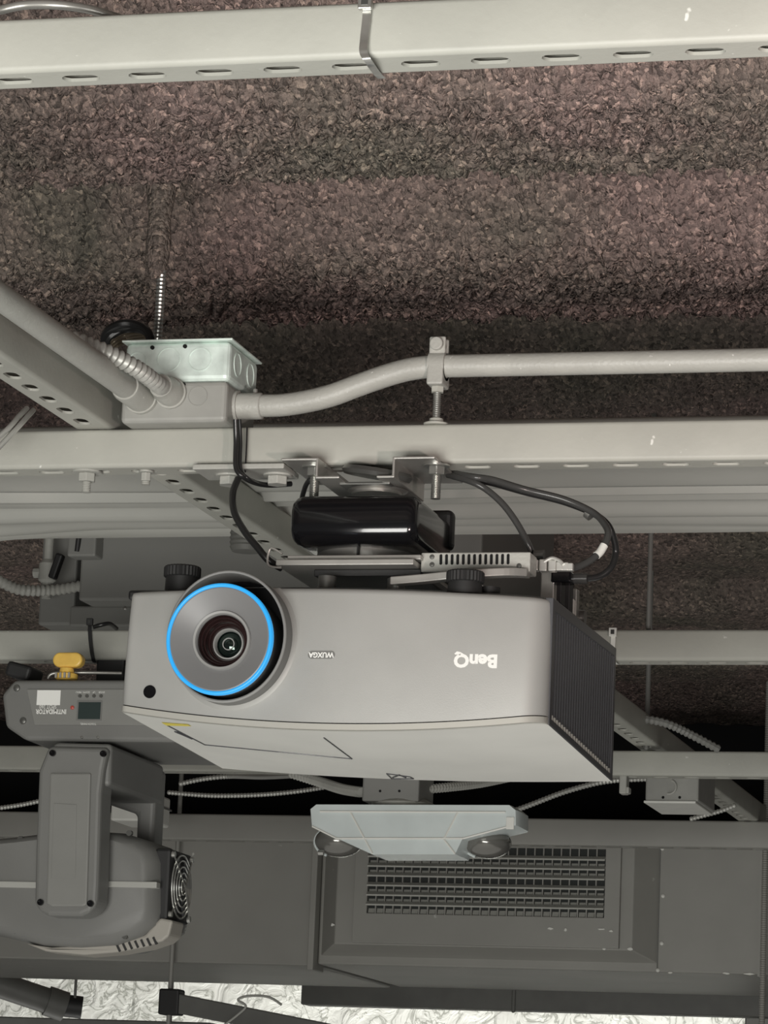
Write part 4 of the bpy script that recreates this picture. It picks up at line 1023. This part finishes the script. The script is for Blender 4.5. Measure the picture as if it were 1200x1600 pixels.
    for k in range(4):
        a = math.pi / 4 + k * math.pi / 2
        MB().tube([(fx + 0.017, fy, fz), (fx + 0.012, fy + 0.056 * math.cos(a), fz + 0.056 * math.sin(a))], 0.0013, 6).build('guard_spoke', 'zinc', fan, smooth=True)
        MB().lathe((fx + 0.010, fy + 0.055 * math.cos(a), fz + 0.055 * math.sin(a)), (1, 0, 0), [(0, 0.0045), (0.004, 0.004)], 10).build('guard_screw', 'zinc', fan, smooth=True)
    MB().lathe((fx + 0.011, fy, fz), (1, 0, 0), [(0, 0.011), (0.003, 0.010)], 20).build('fan_hub', 'gloss', fan, smooth=True)
    for k in range(6):
        a = k * math.pi / 3
        MB().obox((fx + 0.0105, fy + 0.026 * math.cos(a), fz + 0.026 * math.sin(a)), (0.003, 0.026, 0.012), Matrix.Rotation(a, 3, 'X')).build('fan_blade', 'fin', fan)
    # amber safety knob
    k = thing('amber_clamp_knob', P(108, 1050, 4.36), 'amber wing knob of the clamp on top of the moving light', 'knob')
    a = P(108, 1032, 4.36)
    oo = [(a.x + 0.0105 * (1 if math.cos(q) > 0 else -1) + 0.010 * math.cos(q), a.z + 0.010 * math.sin(q)) for q in np.linspace(0, 2 * math.pi, 33)[:-1]]
    MB().prism(oo, 4.352, 4.368).build('wing', 'orange', k, bevel=0.003, seg=3)
    b = P(104, 1056, 4.36)
    MB().lathe((b.x, 4.36, b.z - 0.006), (0, 0, 1), [(0, 0.012), (0.002, 0.015), (0.008, 0.015), (0.010, 0.010), (0.016, 0.009)], 24).build('collar', 'orange', k, smooth=True)
    for j in range(4):
        MB().cyl((b.x - 0.009 + j * 0.006, 4.344, b.z - 0.005), (b.x - 0.009 + j * 0.006, 4.344, b.z + 0.002), 0.0016, n=8).build('ridge', 'mh_chin', k)
    o = cable('clamp_lever', [P(75, 1060, 4.37), P(85, 1052, 4.37), P(130, 1051, 4.38), P(190, 1052, 4.40)], 0.0022, 'steel', 'thin steel lever lying across the top of the moving light', 'lever')
    q = MB().obox(P(38, 1052, 4.40), (0.036, 0.05, 0.020), Matrix.Rotation(0.25, 3, 'Y')).build('clamp_jaw', 'rubber', bevel=0.005, seg=3)
    tag(q, 'black clamp jaw above the left end of the moving light base', 'clamp')
build_moving_head()

# ------------------------------------------------------------------ emergency light with two lamp heads
def build_emergency_light():
    Y0 = 5.0
    pt = lambda px, py, Y=Y0: (P(px, py, Y).x, P(px, py, Y).z)
    t = thing('emergency_light', (P(645, 1300, Y0).x, Y0 + 0.05, P(645, 1336, Y0).z), 'pale emergency light with two round lamp heads under the projector', 'emergency light')
    o = [pt(*q) for q in ((483, 1264), (492, 1257), (798, 1258), (808, 1266), (808, 1290), (724, 1310), (712, 1335), (581, 1335), (526, 1310), (485, 1290))]
    k = lambda s, dy: [(a * s + (1 - s) * P(645, 1280, Y0).x, dy, b) for a, b in o]
    MB().rings([k(0.985, Y0), k(1.0, Y0 + 0.006), k(1.0, Y0 + 0.075), k(0.97, Y0 + 0.09)]).build('shell', 'em', t, smooth=True, angle=25)
    sh = t.children[-1]
    for a, b in (((526, 1310), (724, 1310)), ((547, 1268), (582, 1334)), ((716, 1268), (694, 1310)), ((694, 1312), (711, 1334)), ((500, 1268), (790, 1269)), ((526, 1310), (488, 1291)), ((724, 1310), (800, 1290))):
        p, q = P(*a, Y0 - 0.0005), P(*b, Y0 - 0.0005)
        MB().tube([p, q], 0.0016, 6).build('facet_ridge', 'white', sh, smooth=True)
    w = P(797, 1286, Y0 - 0.001)
    MB().box((w.x - 0.006, Y0 - 0.002, w.z - 0.009), (w.x + 0.006, Y0 + 0.002, w.z + 0.009)).build('test_window', 'white', sh, bevel=0.001)
    for px, py in ((516, 1310), (750, 1312)):
        c = P(px, py, Y0 + 0.02)
        hd = MB().lathe((c.x, Y0 + 0.088, c.z), (0.0, -1, 0.0), [(0, 0.028), (0.012, 0.033), (0.03, 0.033), (0.046, 0.028), (0.056, 0.018), (0.060, 0.004)], 32, True, True, 1.05, 0.68).build('lamp_head', 'em_lamp', t, smooth=True, angle=60)
        MB().tube([(c.x + 0.0355 * math.cos(a), Y0 + 0.062, c.z + 0.0232 * math.sin(a)) for a in np.linspace(0.2 * math.pi, 1.35 * math.pi, 20)], 0.0022, 6).build('lamp_rim', 'em', hd, smooth=True)
    c = P(496, 1330, Y0); MB().cyl((c.x - 0.004, Y0 + 0.02, c.z), (c.x + 0.004, Y0 + 0.02, c.z), 0.004).build('aim_screw', 'zinc', t, smooth=True)
    a, b = P(565, 1252, 5.03), P(655, 1222, 5.03)
    j = thing('mounting_box', ((a.x + b.x) / 2, 5.06, a.z), 'grey outlet box the emergency light hangs from', 'junction box')
    MB().box((a.x, 5.03, a.z), (b.x, 5.12, b.z + 0.03)).build('box', 'unit', j, bevel=0.003)
    MB().cyl(((a.x + b.x) / 2, 5.08, b.z + 0.02), ((a.x + b.x) / 2, 5.08, 2.548), 0.010).build('stem', 'conduit', j, smooth=True)
    for px in (594, 624):
        c = P(px, 1236, 5.03); MB().cyl((c.x, 5.0295, c.z), (c.x, 5.031, c.z), 0.002, n=8).build('screw_hole', 'black_hole', j)
    c = P(625, 1253, 5.05)
    MB().lathe((c.x, 5.07, P(645, 1257, 5.0).z - 0.002), (0, 0, 1), [(0, 0.040), (0.010, 0.048), (0.020, 0.03)], 24).build('canopy', 'conduit', j, smooth=True)
build_emergency_light()

# ------------------------------------------------------------------ armoured cables, boxes and pipes further back
fl = [
    ([P(280, 1225, 6.0), P(318, 1217, 6.0), P(360, 1213, 6.0), P(412, 1214, 5.9), P(470, 1211, 5.695)], 0.0042, 'flexw', 'pale armoured cable arching just under the rear strut, left of centre'),
    ([P(262, 1238, 6.05), P(330, 1243, 6.05), P(400, 1242, 6.05), P(460, 1237, 6.05), P(520, 1228, 6.1)], 0.0040, 'flexw', 'pale armoured cable sagging below the arched one'),
    ([P(455, 1208, 5.3), P(500, 1222, 5.25), P(535, 1233, 5.15), P(566, 1238, 5.08)], 0.0075, 'conduit', 'grey ribbed conduit entering the left of the emergency light box'),
    ([P(655, 1234, 5.08), P(700, 1230, 5.15), P(750, 1224, 5.25), P(800, 1214, 5.35)], 0.0065, 'conduit', 'grey ribbed conduit leaving the right of the emergency light box'),
    ([P(800, 1268, 6.0), P(830, 1257, 6.0), P(880, 1238, 6.0), P(930, 1224, 6.0), P(970, 1218, 6.02)], 0.0046, 'flexw', 'pale armoured cable rising to the right of the emergency light'),
    ([P(860, 1213, 6.1), P(910, 1217, 6.1), P(960, 1219, 6.1), P(1035, 1217, 6.1), P(1060, 1222, 6.1)], 0.0040, 'flexw', 'pale armoured cable lying along the underside of the rear strut, right'),
    ([P(-20, 1265, 6.0), P(30, 1258, 6.0), P(64, 1251, 6.0), P(110, 1240, 6.0)], 0.0040, 'flexw', 'pale armoured cable at the left edge behind the moving light'),
    ([P(1078, 1280, 6.3), P(1100, 1274, 6.3), P(1126, 1267, 6.3), P(1150, 1258, 6.3)], 0.0042, 'flexw', 'short pale armoured cable beside the white bottomed box'),
    ([P(1000, 1122, 5.55), P(1040, 1130, 5.55), P(1080, 1148, 5.58), P(1125, 1172, 5.6)], 0.0065, 'unit', 'dark ribbed conduit sloping down onto the rear strut, right'),
]
for pts, r, m, lab in fl:
    tag(flex(pts, r, 0.0062 if r < 0.005 else 0.008, 0.2, 8).build('flexible_conduit', m, smooth=True), lab, 'conduit', 'flexible conduits')

Yj = 6.0
a, b = P(1008, 1251, Yj), P(1092, 1214, Yj)
j = thing('outlet_box', ((a.x + b.x) / 2, Yj + 0.07, a.z), 'grey outlet box with a white cover underneath, far right', 'junction box')
MB().box((a.x, Yj, a.z), (b.x, Yj + 0.17, b.z + 0.02)).build('box', 'box_paint', j, bevel=0.003)
MB().box((a.x - 0.002, Yj - 0.003, a.z - 0.004), (b.x - 0.004, Yj + 0.17, a.z)).build('cover', 'white', j, bevel=0.001)
for px in (1036, 1062):
    c = P(px, 1246, Yj); MB().cyl((c.x, Yj - 0.0006, c.z), (c.x, Yj + 0.001, c.z), 0.0025, n=8).build('screw_hole', 'black_hole', j)
c = P(1046, 1230, Yj)
MB().tube([(c.x + 0.012 * math.cos(q), Yj - 0.004, c.z + 0.012 * math.sin(q)) for q in np.linspace(-1.8, 1.2, 14)], 0.002, 8).build('handle', 'conduit', j, smooth=True)
c = P(975, 1222, 5.67)
tag(MB().box((c.x - 0.006, 5.66, P(975, 1241, 5.67).z), (c.x + 0.006, 5.685, 2.408)).box((c.x, 5.662, P(978, 1240, 5.67).z), (c.x + 0.010, 5.683, P(978, 1230, 5.67).z)).build('hanger_tab', 'conduit', bevel=0.002), 'small grey hanger tab dangling under the rear strut', 'hanger')
a, b = P(172, 1282, 6.3), P(236, 1236, 6.3)
j = thing('white_box', ((a.x + b.x) / 2, 6.36, a.z), 'white box glimpsed through the gap of the moving light yoke', 'box')
MB().box((a.x, 6.3, a.z), (b.x, 6.42, b.z)).build('body', 'white', j, bevel=0.004)
MB().cyl(((a.x + b.x) / 2, 6.38, b.z), ((a.x + b.x) / 2, 6.38, 2.80), 0.008).build('stem', 'dark_paint', j, smooth=True)
MB().box((a.x - 0.002, 6.296, (a.z + b.z) / 2 + 0.004), (b.x + 0.002, 6.424, (a.z + b.z) / 2 + 0.007)).build('rim', 'print_grey', j)

# pipes low down in front of the white panels
t = thing('drain_pipe', P(60, 1560, 7.6), 'dark pipe slanting in from the bottom left corner', 'pipe')
p0, p1 = P(-80, 1512, 7.72), P(92, 1570, 7.85)
MB().cyl(p0, p1, 0.030, n=24).build('pipe', 'dark_paint', t, smooth=True)
d = (p1 - p0).normalized()
MB().cyl(p1 - d * 0.03, p1 + d * 0.015, 0.035, n=24).build('coupling', 'dark_paint', t, smooth=True)
MB().cyl(p1, p1 + Vector((0.05, 0.02, -0.004)), 0.026, n=20).build('pipe_end', 'rubber', t, smooth=True)
c = P(118, 1545, 7.85); MB().cyl((c.x, 7.85, c.z - 0.03), (c.x, 7.85, 2.75), 0.0035, n=10).build('hanger_wire', 'dark_paint', t)
p0, p1 = P(268, 1566, 6.87), P(520, 1616, 6.87)
t = thing('slanted_channel', p0, 'dark channel slanting down in front of the white panels', 'channel')
d = (p1 - p0); ang = math.atan2(d.z, d.x)
MB().obox((p0 + p1) / 2, (d.length, 0.035, 0.039), Matrix.Rotation(-ang, 3, 'Y')).build('channel', 'dark_paint', t, bevel=0.003)
MB().obox(p0, (0.043, 0.043, 0.052), Matrix.Rotation(0, 3, 'Y')).build('end_clamp', 'rubber', t, bevel=0.004)
cable('grey_wire', [P(350, 1602, 6.84), P(372, 1585, 6.84), P(384, 1572, 6.84), P(372, 1562, 6.84), P(390, 1556, 6.84), P(420, 1558, 6.84), P(440, 1570, 6.84)], 0.0026, 'conduit', 'thin grey wire curling over the slanted dark channel')
a = P(1166, 1579, 8.6); b = P(1215, 1620, 8.6)
tag(MB().box((a.x, 8.6, b.z - 0.1), (b.x, 8.66, a.z)).box((a.x - 0.01, 8.59, a.z - 0.012), (b.x, 8.67, a.z)).build('corner_post', 'dark_paint', bevel=0.003), 'dark post at the lower right corner beside the white panels', 'post')
a = P(-200, 1589, 8.2)
tag(MB().box((P(-200, 1595, 8.2).x, 8.2, P(100, 1640, 8.2).z), (P(330, 1595, 8.2).x, 8.26, P(100, 1591, 8.2).z)).cyl((P(-90, 1595, 8.23).x, 8.23, P(100, 1600, 8.2).z), (P(-90, 1595, 8.23).x, 8.23, 2.75), 0.004).cyl((P(266, 1595, 8.23).x, 8.23, P(100, 1600, 8.2).z), (P(266, 1595, 8.23).x, 8.23, 2.75), 0.004).build('lower_rail', 'dark_paint', bevel=0.003), 'grey rail along the very bottom left edge', 'rail')
